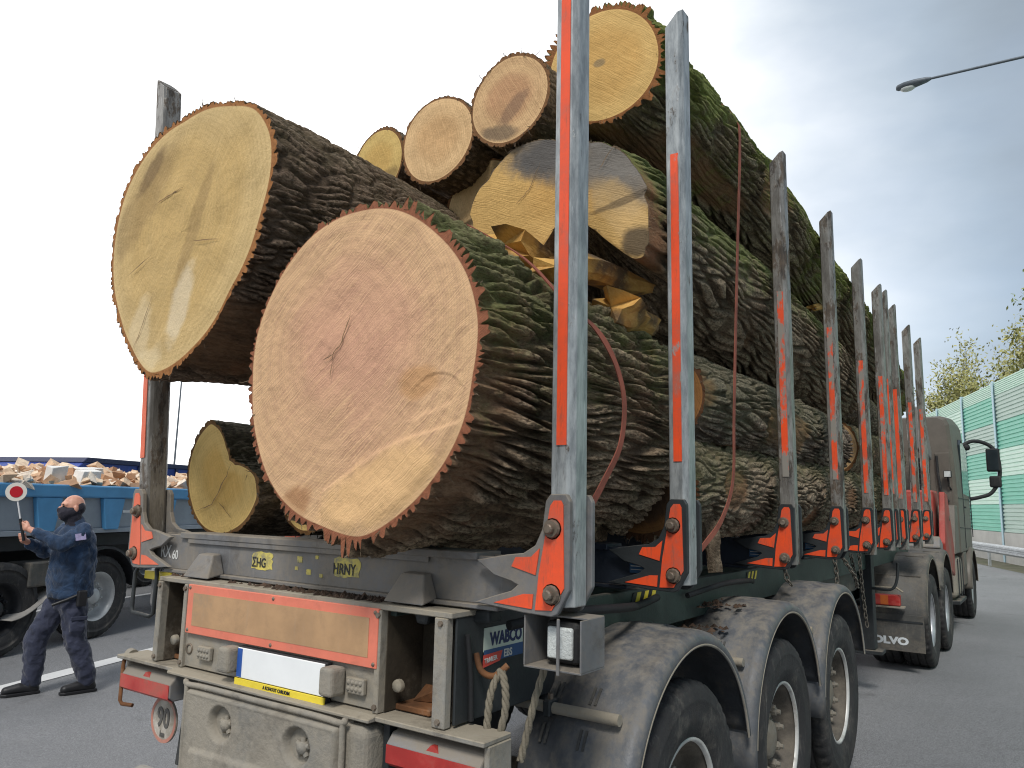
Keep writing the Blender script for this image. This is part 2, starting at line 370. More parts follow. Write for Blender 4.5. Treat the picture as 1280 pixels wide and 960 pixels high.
# noise barrier ------------------------------------------------------
def panel_mat(name, c1, c2):
    m, nt, p = newmat(name)
    n = noise(nt, 3, 5, stretch=(0.3, 1, 2)); c = mix(nt, ramp(nt, n, 0.3, 0.7), c1, c2); nt.links.new(c, p.inputs['Base Color'])
    p.inputs['Roughness'].default_value = 0.5; return m
PM = [panel_mat('panel_mint', sr(214, 238, 222), sr(202, 230, 214)), panel_mat('panel_green', sr(132, 206, 182), sr(120, 196, 172)), panel_mat('panel_grey_green', sr(188, 208, 196), sr(176, 198, 186))]
M_POST = mat('barrier_post', sr(178, 205, 215), 0.5, 0.2, var=0.06, bmp=0)
M_CONC = mat('pale_concrete', sr(188, 186, 180), 0.85, 0, var=0.1, vscale=1.5, bmp=0.2)
WD = Vector((-0.33, 0.944, 0)).normalized(); W0 = Vector((1.92, 29.5, 0)); WRZ = math.atan2(WD.y, WD.x)
wall = thing('noise_barrier', 'tall noise barrier of mint and green ribbed panels beside the road', 'noise barrier', W0, WRZ)
BAY = 4.2; ZB = 1.10; NR = 6; RH = 1.03; ZT = ZB+5.5*RH
def panel_mesh(ci):
    mb = MB(); prof = []; n = 7
    for k in range(n):
        z0 = k*RH/n
        prof += [(0.0, z0+0.004), (0.035, z0+0.02), (0.035, z0+RH/n*0.62), (0.0, z0+RH/n*0.70)]
    prof += [(0.0, RH-0.006)]
    v = [(x, -p[0]*0+p[0], p[1]) for x in (0.07, BAY-0.07) for p in prof]; L = len(prof)
    mb.add(v, [(i, i+1, L+i+1, L+i) for i in range(L-1)])
    mb.box(0.07, BAY-0.07, -0.10, -0.002, 0.003, RH-0.003)
    me = mb.mesh('panel'); me.materials.append(PM[ci]); return me
PME = [panel_mesh(i) for i in range(3)]
ROWS = [[1, 0, 1, 2, 1, 0], [2, 1, 0, 1, 2, 0], [1, 0, 2, 1, 0, 0], [0, 1, 2, 0, 1, 0], [2, 1, 0, 2, 1, 0]]   # bottom to top; local y+ faces the road
post_me = MB().prism([(-0.09, -0.11), (0.09, -0.11), (0.09, -0.09), (0.02, -0.09), (0.02, 0.07), (0.09, 0.07), (0.09, 0.09), (-0.09, 0.09), (-0.09, 0.07), (-0.02, 0.07), (-0.02, -0.09), (-0.09, -0.09)], 0, ZT+0.03, 'z').mesh('post'); post_me.materials.append(M_POST)
plinth_me = MB().box(0.05, BAY-0.05, -0.14, 0.06, -0.1, ZB-0.004).mesh('plinth'); plinth_me.materials.append(M_CONC)
for b in range(-6, 22):
    x0 = b*BAY-1.0
    o = link('post', post_me, wall); o.location = (x0, 0, 0)
    o = link('plinth', plinth_me, wall); o.location = (x0, 0, 0)
    rows = ROWS[(b+50) % 5] if b not in (0, 1, 2) else ([2, 1, 0, 1, 2, 0], [1, 0, 1, 2, 1, 0], [2, 1, 0, 1, 0, 0])[b]
    for r in range(NR):
        o = link('panel', PME[rows[r]], wall); o.location = (x0, 0, ZB+r*RH)
        o.scale = (1, 1, 0.5 if r == NR-1 else 1)
# guardrail ----------------------------------------------------------
M_GALV = mat('galvanised_rail', sr(168, 172, 174), 0.45, 0.5, dust=0.2)
GD = WD; G0 = W0-Vector((WD.y, -WD.x, 0))*1.25
gr = thing('guardrail', 'low galvanised guardrail in front of the green noise barrier', 'guardrail', G0, math.atan2(GD.y, GD.x))
prof = [(0.0, 0.44), (-0.03, 0.47), (-0.075, 0.50), (-0.075, 0.55), (-0.02, 0.58), (-0.02, 0.62), (-0.075, 0.65), (-0.075, 0.70), (-0.03, 0.73), (0.0, 0.76)]
mb = MB(); v = [(x, -p[0], p[1]) for x in (-28, 70) for p in prof]; L = len(prof)
mb.add(v, [(i, i+1, L+i+1, L+i) for i in range(L-1)]); rail = mb.build('rail', M_GALV, gr); md = rail.modifiers.new('s', 'SOLIDIFY'); md.thickness = 0.006
gp = MB().box(-0.05, 0.05, -0.10, -0.02, -0.05, 0.70).mesh('rail_post'); gp.materials.append(M_GALV)
for k in range(-7, 18): link('rail_post', gp, gr).location = (k*4.0+1.0, 0, 0)
#@@SETTING2
# street lamp --------------------------------------------------------
M_LAMP = mat('lamp_grey', sr(96, 104, 112), 0.5, 0.2, bmp=0)
lamp = thing('street_lamp', 'street lamp with a long thin arm and grey cobra head above the cab', 'street lamp', (5.6, 15.2, 0), 0, world=True)
MB().tube([(5.6, 15.2, -0.05), (5.6, 15.2, 3), (5.6, 15.2, 7), (5.6, 15.2, 10.3)], 0.09, 12, rs=[0.11, 0.10, 0.08, 0.06]).build('pole', M_LAMP, lamp)
MB().tube([(5.6, 15.2, 10.25), (5.2, 15.2, 10.6), (4.5, 15.15, 10.68), (0.98, 15.0, 10.72)], 0.028, 8, rs=[0.05, 0.04, 0.034, 0.026]).build('arm', M_LAMP, lamp)
mb = MB(); rings = []
for t, w, h0, h1 in ((0, 0.03, -0.03, 0.035), (0.08, 0.07, -0.06, 0.05), (0.3, 0.11, -0.10, 0.06), (0.5, 0.115, -0.10, 0.05), (0.62, 0.08, -0.09, 0.02), (0.66, 0.03, -0.07, -0.01)):
    x = 1.0-t; rings.append([(x, 15+w*math.cos(a), 10.72+(h1 if math.sin(a) > 0 else -h0*1.0)*math.sin(a)) for a in [2*PI*k/14 for k in range(14)]])
v = [p for r in rings for p in r]; mb.add(v, [(i*14+k, i*14+(k+1) % 14, (i+1)*14+(k+1) % 14, (i+1)*14+k) for i in range(5) for k in range(14)], True)
mb.add(rings[0], [tuple(range(14))]); mb.add(rings[-1], [tuple(range(13, -1, -1))]); mb.build('lamp_head', M_LAMP, lamp)
mb = MB(); pr = [(0.095, 0), (0.09, 0.03), (0.06, 0.055), (0.0, 0.062)]
mb.lathe(pr, (0, 0, 0), 'z', 16, -1)
mb.v = [(0.56+a*1.5, 15+b*1.0, 10.64+c) for a, b, c in mb.v]; mb.build('lens', M_CLEARLENS, lamp)

mast = thing('lamp_mast', 'thin far-off mast seen between the left stake and the big pale log', 'mast', (-22.5, 13.2, 0), 0, world=True)
MB().tube([(-22.5, 13.2, -0.1), (-22.5, 13.2, 3), (-22.5, 13.2, 6.2)], 0.03, 8, rs=[0.05, 0.035, 0.025]).build('pole', M_LAMP, mast)
MB().tube([(-22.5, 13.2, 6.15), (-22.2, 13.0, 6.35), (-21.6, 12.8, 6.4)], 0.02, 6).build('arm', M_LAMP, mast)

# trees beyond the barrier --------------------------------------------
M_TWIG = mat('tree_bark', (0.10, 0.085, 0.065), 0.9, 0, var=0.3, bmp=0.2)
def leafmat(name, c1, c2):
    m, nt, p = newmat(name)
    g = N(nt, 'ShaderNodeObjectInfo'); n = noise(nt, 1.2, 3); c = mix(nt, ramp(nt, n, 0.3, 0.7), c1, c2); nt.links.new(c, p.inputs['Base Color']); p.inputs['Roughness'].default_value = 0.6
    p.inputs['Transmission Weight'].default_value = 0.0
    return m
M_LEAF = leafmat('spring_leaves', (0.24, 0.25, 0.08), (0.38, 0.36, 0.13))
M_LEAF2 = leafmat('fresh_green_leaves', (0.16, 0.22, 0.06), (0.28, 0.31, 0.10))
def tree(label, base, h, spread, seed, leaves, lm, lsize=0.12, levels=4):
    rnd = random.Random(seed); t = thing('tree', label, 'tree', base, 0, 'trees behind the noise barrier')
    mb = MB(); tips = []
    def grow(p, d, L, r, lev):
        pts = [p]; q = p; dd = d
        for k in range(4):
            dd = (dd+Vector((rnd.uniform(-1, 1), rnd.uniform(-1, 1), rnd.uniform(-0.5, 0.8)))*0.16).normalized(); q = q+dd*L/4; pts.append(q)
            if lev >= 2: tips.append((q, lev))
        mb.tube(pts, r, 6 if lev < 2 else 4, False, [r*(1-0.13*k) for k in range(5)])
        if lev >= levels: return
        for k in range(rnd.randint(3, 5) if lev else rnd.randint(5, 7)):
            i = rnd.randint(1, 4); a = rnd.uniform(0, 2*PI); s = spread*rnd.uniform(0.5, 1.1)
            nd = (dd+Vector((math.cos(a)*s, math.sin(a)*s, rnd.uniform(-0.1, 0.5)))).normalized()
            grow(pts[i], nd, L*rnd.uniform(0.5, 0.78), r*0.5*(1-0.08*i), lev+1)
    grow(Vector((0, 0, -0.1)), Vector((0, 0, 1)), h*0.42, h*0.018, 0)
    mb.build('trunk', M_TWIG, t)
    if leaves:
        lb = MB()
        for k in range(leaves):
            p, lev = tips[rnd.randrange(len(tips))]
            c = p+Vector((rnd.gauss(0, 0.28), rnd.gauss(0, 0.28), rnd.gauss(0, 0.25)))
            a = Vector((rnd.uniform(-1, 1), rnd.uniform(-1, 1), rnd.uniform(-1, 1))).normalized(); b = a.orthogonal().normalized(); s = lsize*rnd.uniform(0.5, 1.2)
            lb.add([c-a*s, c+b*s*0.5, c+a*s, c-b*s*0.5], [(0, 1, 2, 3)])
        me = lb.mesh('crown', recalc=False); me.materials.append(lm); link('crown', me, t)
    return t
def behind(a, d): return W0+WD*a+Vector((WD.y, -WD.x, 0))*d
tree('yellow-green spring tree nearest the cab, its crown above the barrier', behind(24, 6), 14, 0.75, 3, 11000, M_LEAF)
tree('leafy spring tree in the middle of the row behind the barrier', behind(13, 7), 15, 0.8, 5, 11000, M_LEAF2)
tree('young yellow-green tree between the nearest and the middle spring trees', behind(18, 5), 13, 0.8, 21, 9000, M_LEAF)
tree('bushy yellow-green tree left of the dense low one, its crown just clearing the barrier', behind(9.8, 5), 12.5, 0.85, 27, 9000, M_LEAF)
tree('tall sparse tree with bare twigs at the right edge behind the barrier', behind(1.0, 5), 18, 0.7, 8, 1200, M_LEAF, 0.12)
tree('distant pale tree with thin grey twigs behind the far end of the barrier', behind(42, 8), 15, 0.75, 11, 6000, M_LEAF)
tree('dense low spring tree overhanging the barrier beside the bare one', behind(6.5, 4), 12, 0.8, 14, 10000, M_LEAF)

# ------------------------------------------------------------------ logs
def bark_mat(name, dark, light, moss=0.0, mosscol=(0.055, 0.085, 0.018), red=0.0, fine=90):
    m, nt, p = newmat(name)
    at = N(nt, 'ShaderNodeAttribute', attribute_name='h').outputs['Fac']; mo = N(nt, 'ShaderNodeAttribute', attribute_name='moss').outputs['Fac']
    n1 = noise(nt, 14, 8, 0.7, stretch=(1, 0.35, 1)); n2 = noise(nt, fine, 6, 0.7, stretch=(1, 0.4, 1)); n3 = noise(nt, 2.3, 4)
    c = mix(nt, ramp(nt, n1, 0.3, 0.72), dark, light)
    c = mix(nt, mth(nt, 'MULTIPLY', ramp(nt, at, 0.42, 0.85, 0, 0.75), ramp(nt, n2, 0.30, 0.62)), c, tuple(min(1, x*1.35+0.03) for x in light))  # weathered crests lightened by relief height, painting extra light-and-shade contrast into the bark
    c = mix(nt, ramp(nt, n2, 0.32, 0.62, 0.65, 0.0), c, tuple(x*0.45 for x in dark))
    tn = N(nt, 'ShaderNodeAttribute', attribute_name='torn').outputs['Fac']
    c = mix(nt, mth(nt, 'MULTIPLY', tn, ramp(nt, n1, 0.3, 0.6, 0.3, 0.9)), c, mix(nt, n2, (0.20, 0.095, 0.045), (0.36, 0.21, 0.11)))
    if red: c = mix(nt, mth(nt, 'MULTIPLY', ramp(nt, n3, 0.60, 0.72, 0, red), ramp(nt, n1, 0.45, 0.6)), c, (0.21, 0.075, 0.035))
    if moss:
        f = mth(nt, 'MULTIPLY', ramp(nt, mth(nt, 'ADD', mo, mth(nt, 'MULTIPLY', mth(nt, 'SUBTRACT', noise(nt, 6, 6, 0.7), 0.5), 1.3)), 0.35, 0.75, 0, moss), ramp(nt, n2, 0.28, 0.55, 0.35, 1.0))
        c = mix(nt, f, c, mix(nt, n2, mosscol, tuple(x*2.1 for x in mosscol)))
    nt.links.new(c, p.inputs['Base Color']); p.inputs['Roughness'].default_value = 0.92
    p.inputs['Specular IOR Level'].default_value = 0.25
    bump(nt, p, mth(nt, 'ADD', mth(nt, 'MULTIPLY', n1, 0.6), n2), 1.0, 0.02); return m
def face_mat(name, sap, heart, hr=0.55, ring=0.5, barkcol=(0.30, 0.12, 0.065), blots=(), saw=0.4, sawang=0.5, pith=(0, 0), ringf=95, soft=0.18, cam=1.0):
    """cut end: growth rings, rays, saw marks, bark rim; blots = (x, z, sx, sz, angle, colour, strength)"""
    m, nt, p = newmat(name)
    tcn = N(nt, 'ShaderNodeTexCoord').outputs['Object']; sx = N(nt, 'ShaderNodeSeparateXYZ'); nt.links.new(tcn, sx.inputs[0]); X, Z = sx.outputs['X'], sx.outputs['Z']
    rad = N(nt, 'ShaderNodeAttribute', attribute_name='rad').outputs['Fac']
    px = mth(nt, 'SUBTRACT', X, pith[0]); pz = mth(nt, 'SUBTRACT', Z, pith[1])
    r = mth(nt, 'SQRT', mth(nt, 'ADD', mth(nt, 'MULTIPLY', px, px), mth(nt, 'MULTIPLY', pz, pz)))
    ang = mth(nt, 'ARCTAN2', pz, px)
    wob = noise(nt, 3.5, 4, 0.5); fine = noise(nt, 60, 5, 0.7); mid = noise(nt, 9, 6, 0.65); big = noise(nt, 2.4, 4)
    rr = mth(nt, 'ADD', r, mth(nt, 'MULTIPLY', wob, 0.05))
    rings = mth(nt, 'SINE', mth(nt, 'MULTIPLY', rr, ringf*4.5)); rings2 = mth(nt, 'SINE', mth(nt, 'ADD', mth(nt, 'MULTIPLY', rr, ringf*0.9), mth(nt, 'MULTIPLY', mid, 3)))
    cmb = N(nt, 'ShaderNodeCombineXYZ'); nt.links.new(mth(nt, 'MULTIPLY', ang, 26), cmb.inputs[0]); nt.links.new(mth(nt, 'MULTIPLY', r, 3), cmb.inputs[1])
    rays = noise(nt, 2.2, 4, 0.6, vec=cmb.outputs[0])
    hf = ramp(nt, mth(nt, 'ADD', rad, mth(nt, 'MULTIPLY', mth(nt, 'SUBTRACT', wob, 0.5), 0.45)), hr-soft, hr+soft, 1.0, 0.0)
    c = mix(nt, hf, sap, heart)
    dk = tuple(x*0.72 for x in heart); lt = tuple(min(0.9, x*1.18) for x in sap)
    c = mix(nt, mth(nt, 'MULTIPLY', ramp(nt, rings, -0.2, 1.0, 0, 0.42*ring), ramp(nt, mid, 0.30, 0.60, 0.25, 1.0)), c, dk)
    c = mix(nt, mth(nt, 'MULTIPLY', ramp(nt, rings2, -0.3, 1.0, 0, 0.30*ring), 1.0), c, dk)
    c = mix(nt, ramp(nt, rays, 0.52, 0.75, 0, 0.45), c, lt)
    c = mix(nt, ramp(nt, big, 0.45, 0.75, 0, 0.30), c, tuple(x*0.8 for x in sap))
    c = mix(nt, ramp(nt, fine, 0.52, 0.72, 0, 0.5), c, dk)
    # saw lines
    sl_ = mth(nt, 'ADD', mth(nt, 'MULTIPLY', X, math.cos(sawang)), mth(nt, 'MULTIPLY', Z, math.sin(sawang)))
    cs = N(nt, 'ShaderNodeCombineXYZ'); nt.links.new(mth(nt, 'MULTIPLY', mth(nt, 'ADD', sl_, mth(nt, 'MULTIPLY', wob, 0.05)), 130), cs.inputs[0])
    nt.links.new(mth(nt, 'MULTIPLY', mth(nt, 'SUBTRACT', mth(nt, 'MULTIPLY', Z, math.cos(sawang)), mth(nt, 'MULTIPLY', X, math.sin(sawang))), 2.5), cs.inputs[1])
    sawn = noise(nt, 1.6, 3, 0.6, vec=cs.outputs[0])
    c = mix(nt, ramp(nt, sawn, 0.5, 0.66, 0, 0.55*saw), c, lt); c = mix(nt, ramp(nt, sawn, 0.5, 0.32, 0, 0.50*saw), c, dk)
    for (bx, bz, sxx, szz, ba, bc, bs) in blots:
        ux = mth(nt, 'SUBTRACT', X, bx); uz = mth(nt, 'SUBTRACT', Z, bz); ca, sa = math.cos(ba), math.sin(ba)
        ua = mth(nt, 'DIVIDE', mth(nt, 'ADD', mth(nt, 'MULTIPLY', ux, ca), mth(nt, 'MULTIPLY', uz, sa)), sxx)
        ub = mth(nt, 'DIVIDE', mth(nt, 'SUBTRACT', mth(nt, 'MULTIPLY', uz, ca), mth(nt, 'MULTIPLY', ux, sa)), szz)
        d = mth(nt, 'SQRT', mth(nt, 'ADD', mth(nt, 'MULTIPLY', ua, ua), mth(nt, 'MULTIPLY', ub, ub)))
        d = mth(nt, 'ADD', d, mth(nt, 'MULTIPLY', mth(nt, 'SUBTRACT', mid, 0.5), 0.9))
        c = mix(nt, ramp(nt, d, 0.6, 1.1, bs, 0.0), c, bc)
    # cambium and bark rim
    c = mix(nt, ramp(nt, rad, 0.955, 0.99, 0, 0.45*cam), c, tuple(min(1, x*1.1) for x in sap))
    c = mix(nt, ramp(nt, rad, 0.996, 1.006), c, mix(nt, fine, tuple(x*0.35 for x in barkcol), tuple(min(1, x*1.5) for x in barkcol)))
    nt.links.new(c, p.inputs['Base Color']); p.inputs['Roughness'].default_value = 0.8; p.inputs['Specular IOR Level'].default_value = 0.25
    bump(nt, p, mth(nt, 'ADD', mth(nt, 'MULTIPLY', sawn, 0.7), mth(nt, 'MULTIPLY', fine, 0.8)), 0.6, 0.010)
    return m
def polar(points, c, nt_):
    """resample outline points (x, z) as r(theta) about c, smoothed"""
    th = np.array([math.atan2(z-c[1], x-c[0]) % (2*PI) for x, z in points]); r = np.array([math.hypot(x-c[0], z-c[1]) for x, z in points])
    o = np.argsort(th); th = th[o]; r = r[o]
    T = np.linspace(0, 2*PI, nt_, endpoint=False)
    return np.interp(T, np.concatenate([th-2*PI, th, th+2*PI]), np.concatenate([r, r, r]))
def smooth_ring(r, k):
    for _ in range(k): r = (np.roll(r, 1)+2*r+np.roll(r, -1))/4
    return r
def pol2xy(c, lst): return [(c[0]+r*math.cos(math.radians(a)), c[1]+r*math.sin(math.radians(a))) for a, r in lst]
def log(label, c0, y0, c1, y1, rw0, rw1, bm, fm, nth=200, ns=150, cell=(0.05, 0.2), depth=0.02, thick=0.02, seed=1, ripple=0.01, nr=10, tilt=(0, 0), mossbias=0.0, fm2=None, group='logs loaded on the timber trailer', facefn=None, plate=0.35, sweep=0.0, rim_seed=0, power=1.0, ledge=None, dmod=None, scrape=1.0, fadein=0.0, fringe=160, droop=(0, 1)):
    """bark tube along the lorry with furrowed relief and a polar cut face at each end; rw0/rw1: wood radius, number or ring array"""
    T = np.linspace(0, 2*PI, nth, endpoint=False); S = np.linspace(0, 1, ns)
    L = y1-y0
    r0 = np.full(nth, rw0) if np.isscalar(rw0) else rw0; r1 = np.full(nth, rw1) if np.isscalar(rw1) else rw1
    R0 = r0[None, :]*(1-S[:, None])+r1[None, :]*S[:, None]
    if facefn is not None: R0 = facefn(T, S*L, R0)
    rm = float(R0.mean()); circ = 2*PI*rm
    TT, SS = np.meshgrid(T, S*L)
    # low frequency wander of the stem
    pl = 5; R = R0*(1+ripple*2*(vnoise(TT/(2*PI)*pl, SS*1.3, pl, seed)-0.5)*2)
    pu = max(8, int(round(circ/cell[0]))); U = TT/(2*PI)*pu; Vv = SS/cell[1]
    p2 = max(4, pu//3); wu = vnoise(TT/(2*PI)*p2, SS/cell[1]*0.9, p2, seed+3)-0.5; wv = vnoise(TT/(2*PI)*p2, SS/cell[1]*0.6, p2, seed+5)-0.5
    wf = vnoise(TT/(2*PI)*pu, SS/cell[1]*2.2, pu, seed+6)-0.5
    f1, f2, idv = worley(np.mod(U+wu*2.6+wf*0.35, pu), Vv+wv*1.2, pu, seed+7)
    h = sstep(f2-f1, 0.0, plate)**power
    f1b, f2b, idb = worley(np.mod(U*2+wu*5.2+wf*0.7, 2*pu), Vv*2.4+wv*3, 2*pu, seed+17)
    h2 = sstep(f2b-f1b, 0.0, 0.30)
    fn = vnoise(TT/(2*PI)*pu*3, SS/cell[0]*1.2, pu*3, seed+31)
    fn2 = vnoise(TT/(2*PI)*pu*7, SS/cell[0]*3.2, pu*7, seed+37)
    patch = sstep(vnoise(TT/(2*PI)*6, SS*1.7, 6, seed+61), 0.74, 0.82)          # places where the bark has been torn off
    hh = 0.66*h*(0.72+0.38*idv)+0.15*h2*h+0.13*fn*(0.4+0.6*h)+0.08*fn2
    hh = hh*(1-0.75*patch*scrape)
    D = thick+depth*hh*(0.5+1.0*vnoise(TT/(2*PI)*17, SS*3.0, 17, seed+71))
    if fadein: D = D*(0.25+0.75*sstep(SS, 0.0, fadein))
    if dmod is not None: D = D*dmod(T)[None]
    Rb = R+D
    cx = c0[0]+(c1[0]-c0[0])*S; cz = c0[1]+(c1[1]-c0[1])*S+sweep*np.sin(PI*S)-droop[0]*np.clip((S*L-droop[1])/max(0.01, L-droop[1]), 0, 1)**1.2
    X = cx[:, None]+Rb*np.cos(TT); Z = cz[:, None]+Rb*np.sin(TT); Y = y0+SS
    ty = tilt[0]*(X-c0[0])+tilt[1]*(Z-c0[1]); Y = Y+ty*(1-S[:, None])
    O = np.array([c0[0], y0, c0[1]])
    mo = 0.5*np.sin(TT)+0.35*np.cos(TT)*0.3+0.45+mossbias+0.9*(vnoise(TT/(2*PI)*4, SS*0.9, 4, seed+41)-0.5)
    V = np.stack([X, Y, Z], -1)-O
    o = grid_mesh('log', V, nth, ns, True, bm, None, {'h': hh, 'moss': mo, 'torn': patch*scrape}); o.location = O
    tag(o, label, 'log', group)
    if fringe:
        fr_ = random.Random(seed); fb = MB()
        for k in range(fringe):
            a = fr_.uniform(0, 2*PI); j = int(a/(2*PI)*nth) % nth; rr = float(Rb[0, j])-fr_.uniform(0.0, 0.02); ln = fr_.uniform(0.008, 0.045)*fr_.choice((0.5, 0.8, 1.3)); w_ = fr_.uniform(0.0008, 0.0026)
            p = Vector((cx[0]+rr*math.cos(a), y0+fr_.uniform(-0.004, 0.05)+tilt[0]*rr*math.cos(a)+tilt[1]*rr*math.sin(a), cz[0]+rr*math.sin(a)))-Vector(O)
            d = Vector((math.cos(a)*fr_.uniform(0.1, 1)+fr_.uniform(-0.5, 0.5), fr_.uniform(-0.9, 0.3), math.sin(a)*fr_.uniform(0.1, 1)+fr_.uniform(-0.6, 0.3))).normalized(); e = d.orthogonal().normalized()
            m_ = p+d*ln*0.5+e*ln*0.12
            fb.add([p-e*w_, p+e*w_, m_+e*w_*0.8, p+d*ln, m_-e*w_*0.8], [(0, 1, 2, 4), (4, 2, 3)])
        fme = fb.mesh('bark_fibres', recalc=False); fme.materials.append(bm); tag(link('bark_fibres', fme, o), kind='stuff')
    for end in (0, 1):
        i = 0 if end == 0 else ns-1
        fr = np.concatenate([np.linspace(0, 1, nr+1)[1:]**0.8, [1.004]]); RR = R[i][None, :]*fr[:, None]; rad = np.repeat(fr[:, None], nth, 1)
        RR = np.concatenate([R[i][None, :]*0.004, RR, (R[i]+D[i]*0.55)[None], (Rb[i])[None]], 0); rad = np.concatenate([np.zeros((1, nth)), rad, np.full((1, nth), 1.3), np.full((1, nth), 1.6)], 0)
        x = cx[i]+RR*np.cos(T)[None]; z = cz[i]+RR*np.sin(T)[None]
        y = np.full(x.shape, y0 if end == 0 else y1)
        if end == 0: y = y+tilt[0]*(x-c0[0])+tilt[1]*(z-c0[1])
        q = (vnoise(x*9+50, z*9+50, 10000, seed+51)-0.5)*0.012+(vnoise(x*40+90, z*40+90, 10000, seed+53)-0.5)*0.003
        if ledge is not None and end == 0: q = q+ledge(x, z)
        q *= np.clip((1.0-rad)*14, 0, 1)
        q = np.where(rad > 1.01, (vnoise(T[None]*30+0*rad, rad*3, 10000, seed+59)-0.3)*0.012*(rad-1), q)
        y = y+(q if end == 0 else -q)
        Vf = np.stack([x, y, z], -1)-O
        fo = grid_mesh('cut_face', Vf, nth, len(RR), True, fm if end == 0 else (fm2 or fm), o, {'rad': rad}, True, flip=(end == 1))
    return o
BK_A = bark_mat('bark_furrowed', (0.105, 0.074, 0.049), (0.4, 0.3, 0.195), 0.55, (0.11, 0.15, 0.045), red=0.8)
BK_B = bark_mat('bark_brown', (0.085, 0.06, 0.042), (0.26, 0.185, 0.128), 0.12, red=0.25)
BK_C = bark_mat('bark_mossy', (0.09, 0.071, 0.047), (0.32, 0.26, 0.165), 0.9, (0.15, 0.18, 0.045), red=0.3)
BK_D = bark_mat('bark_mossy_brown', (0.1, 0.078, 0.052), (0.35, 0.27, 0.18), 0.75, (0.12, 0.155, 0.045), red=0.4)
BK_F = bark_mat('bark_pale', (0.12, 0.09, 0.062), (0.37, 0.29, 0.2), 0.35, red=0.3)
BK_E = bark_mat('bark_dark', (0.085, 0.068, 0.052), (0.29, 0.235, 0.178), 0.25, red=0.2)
dark_stain = (0.13, 0.075, 0.035)
FA = face_mat('cut_pinkish', sr(214, 176, 134), sr(206, 160, 130), 0.55, 0.85, sr(146, 92, 66), saw=1.0, sawang=-0.9, pith=(-0.08, 0.08), ringf=120, soft=0.45, blots=((0.16, -0.42, 0.34, 0.13, 0.35, sr(230, 188, 132), 0.6), (0.30, -0.07, 0.10, 0.06, 0.15, sr(198, 150, 102), 0.7), (-0.30, -0.50, 0.16, 0.07, 0.6, sr(150, 100, 60), 0.6), (-0.02, 0.14, 0.36, 0.30, 0, sr(208, 154, 132), 0.25)))
FB = face_mat('cut_yellow_large', sr(208, 180, 128), sr(200, 168, 110), 0.8, 0.7, sr(160, 108, 62), saw=0.55, sawang=-0.55, pith=(-0.05, 0.05), ringf=60, blots=((-0.34, 0.20, 0.13, 0.40, -0.75, dark_stain, 0.32), (-0.28, 0.34, 0.05, 0.17, -0.85, dark_stain, 0.55), (0.09, 0.0, 0.05, 0.34, -0.35, dark_stain, 0.30), (0.04, -0.33, 0.075, 0.20, -0.30, sr(226, 212, 184), 0.55), (-0.27, -0.44, 0.10, 0.21, -0.35, sr(220, 200, 162), 0.55), (-0.24, -0.60, 0.20, 0.08, 0.5, sr(225, 205, 165), 0.6)))
FC = face_mat('cut_golden', sr(212, 176, 112), sr(204, 162, 96), 0.7, 0.5, sr(140, 92, 52), saw=0.7, sawang=0.9, blots=((-0.02, 0.02, 0.035, 0.025, 0, (0.2, 0.16, 0.1), 0.7), (-0.2, 0.17, 0.1, 0.03, -0.3, dark_stain, 0.4)))
FG = face_mat('cut_golden_small', sr(210, 180, 112), sr(200, 164, 96), 0.6, 0.5, sr(120, 84, 50), saw=0.7, sawang=0.4, blots=((0.05, -0.12, 0.16, 0.06, 0.3, dark_stain, 0.5),))
FP = face_mat('cut_pale', sr(222, 186, 138), sr(206, 166, 118), 0.6, 0.7, sr(130, 92, 58), saw=0.7, sawang=0.3, pith=(0.02, -0.02))
FP3 = face_mat('cut_pale_streaked', sr(212, 176, 130), sr(190, 146, 108), 0.6, 0.7, sr(126, 90, 58), saw=0.7, sawang=0.5, blots=((0.03, -0.06, 0.14, 0.05, 0.7, (0.16, 0.10, 0.07), 0.55), (-0.05, -0.17, 0.13, 0.05, -0.2, (0.10, 0.08, 0.06), 0.7)))
FP5 = face_mat('cut_pale_pitted', sr(222, 190, 140), sr(212, 176, 126), 0.6, 0.5, sr(130, 92, 58), saw=0.5, blots=((-0.12, -0.10, 0.09, 0.03, 0.5, (0.05, 0.035, 0.02), 0.85),))
FH = face_mat('cut_grey_weathered', sr(206, 168, 104), sr(198, 156, 92), 0.4, 0.4, sr(104, 88, 70), saw=0.8, sawang=1.2, cam=0.0, blots=((0.10, 0.16, 0.62, 0.20, -0.30, (0.13, 0.125, 0.12), 0.9), (0.34, 0.02, 0.34, 0.22, -0.5, (0.20, 0.185, 0.165), 0.85), (-0.10, 0.20, 0.26, 0.11, 0.2, (0.09, 0.088, 0.088), 0.75), (0.30, -0.20, 0.30, 0.10, -0.9, sr(206, 172, 118), 0.7), (0.36, -0.33, 0.10, 0.09, 0, (0.055, 0.045, 0.035), 0.85), (0.30, -0.12, 0.20, 0.02, 0.2, (0.08, 0.06, 0.04), 0.6)))
FE = face_mat('cut_yellow_notched', sr(224, 190, 120), sr(214, 172, 96), 0.6, 0.5, sr(124, 90, 54), saw=0.5)
FT = face_mat('torn_brown_end', sr(150, 106, 62), sr(110, 76, 46), 0.6, 0.6, sr(96, 66, 44), saw=0.6, blots=((0.0, -0.1, 0.2, 0.12, 0.3, (0.05, 0.035, 0.025), 0.8),))
A_pts = pol2xy((0.636, 2.185), [(18, 0.526), (37, 0.555), (61, 0.587), (81, 0.625), (99, 0.648), (121, 0.688), (141, 0.696), (161, 0.690), (177, 0.656), (200, 0.631), (225, 0.605), (249, 0.569), (269, 0.569), (289, 0.517), (312, 0.488), (337, 0.485), (357, 0.485)])
def ring_of(pts, c, n, thick, sm): return smooth_ring(polar(pts, c, n), sm)-thick
cA = (0.55, 2.235)
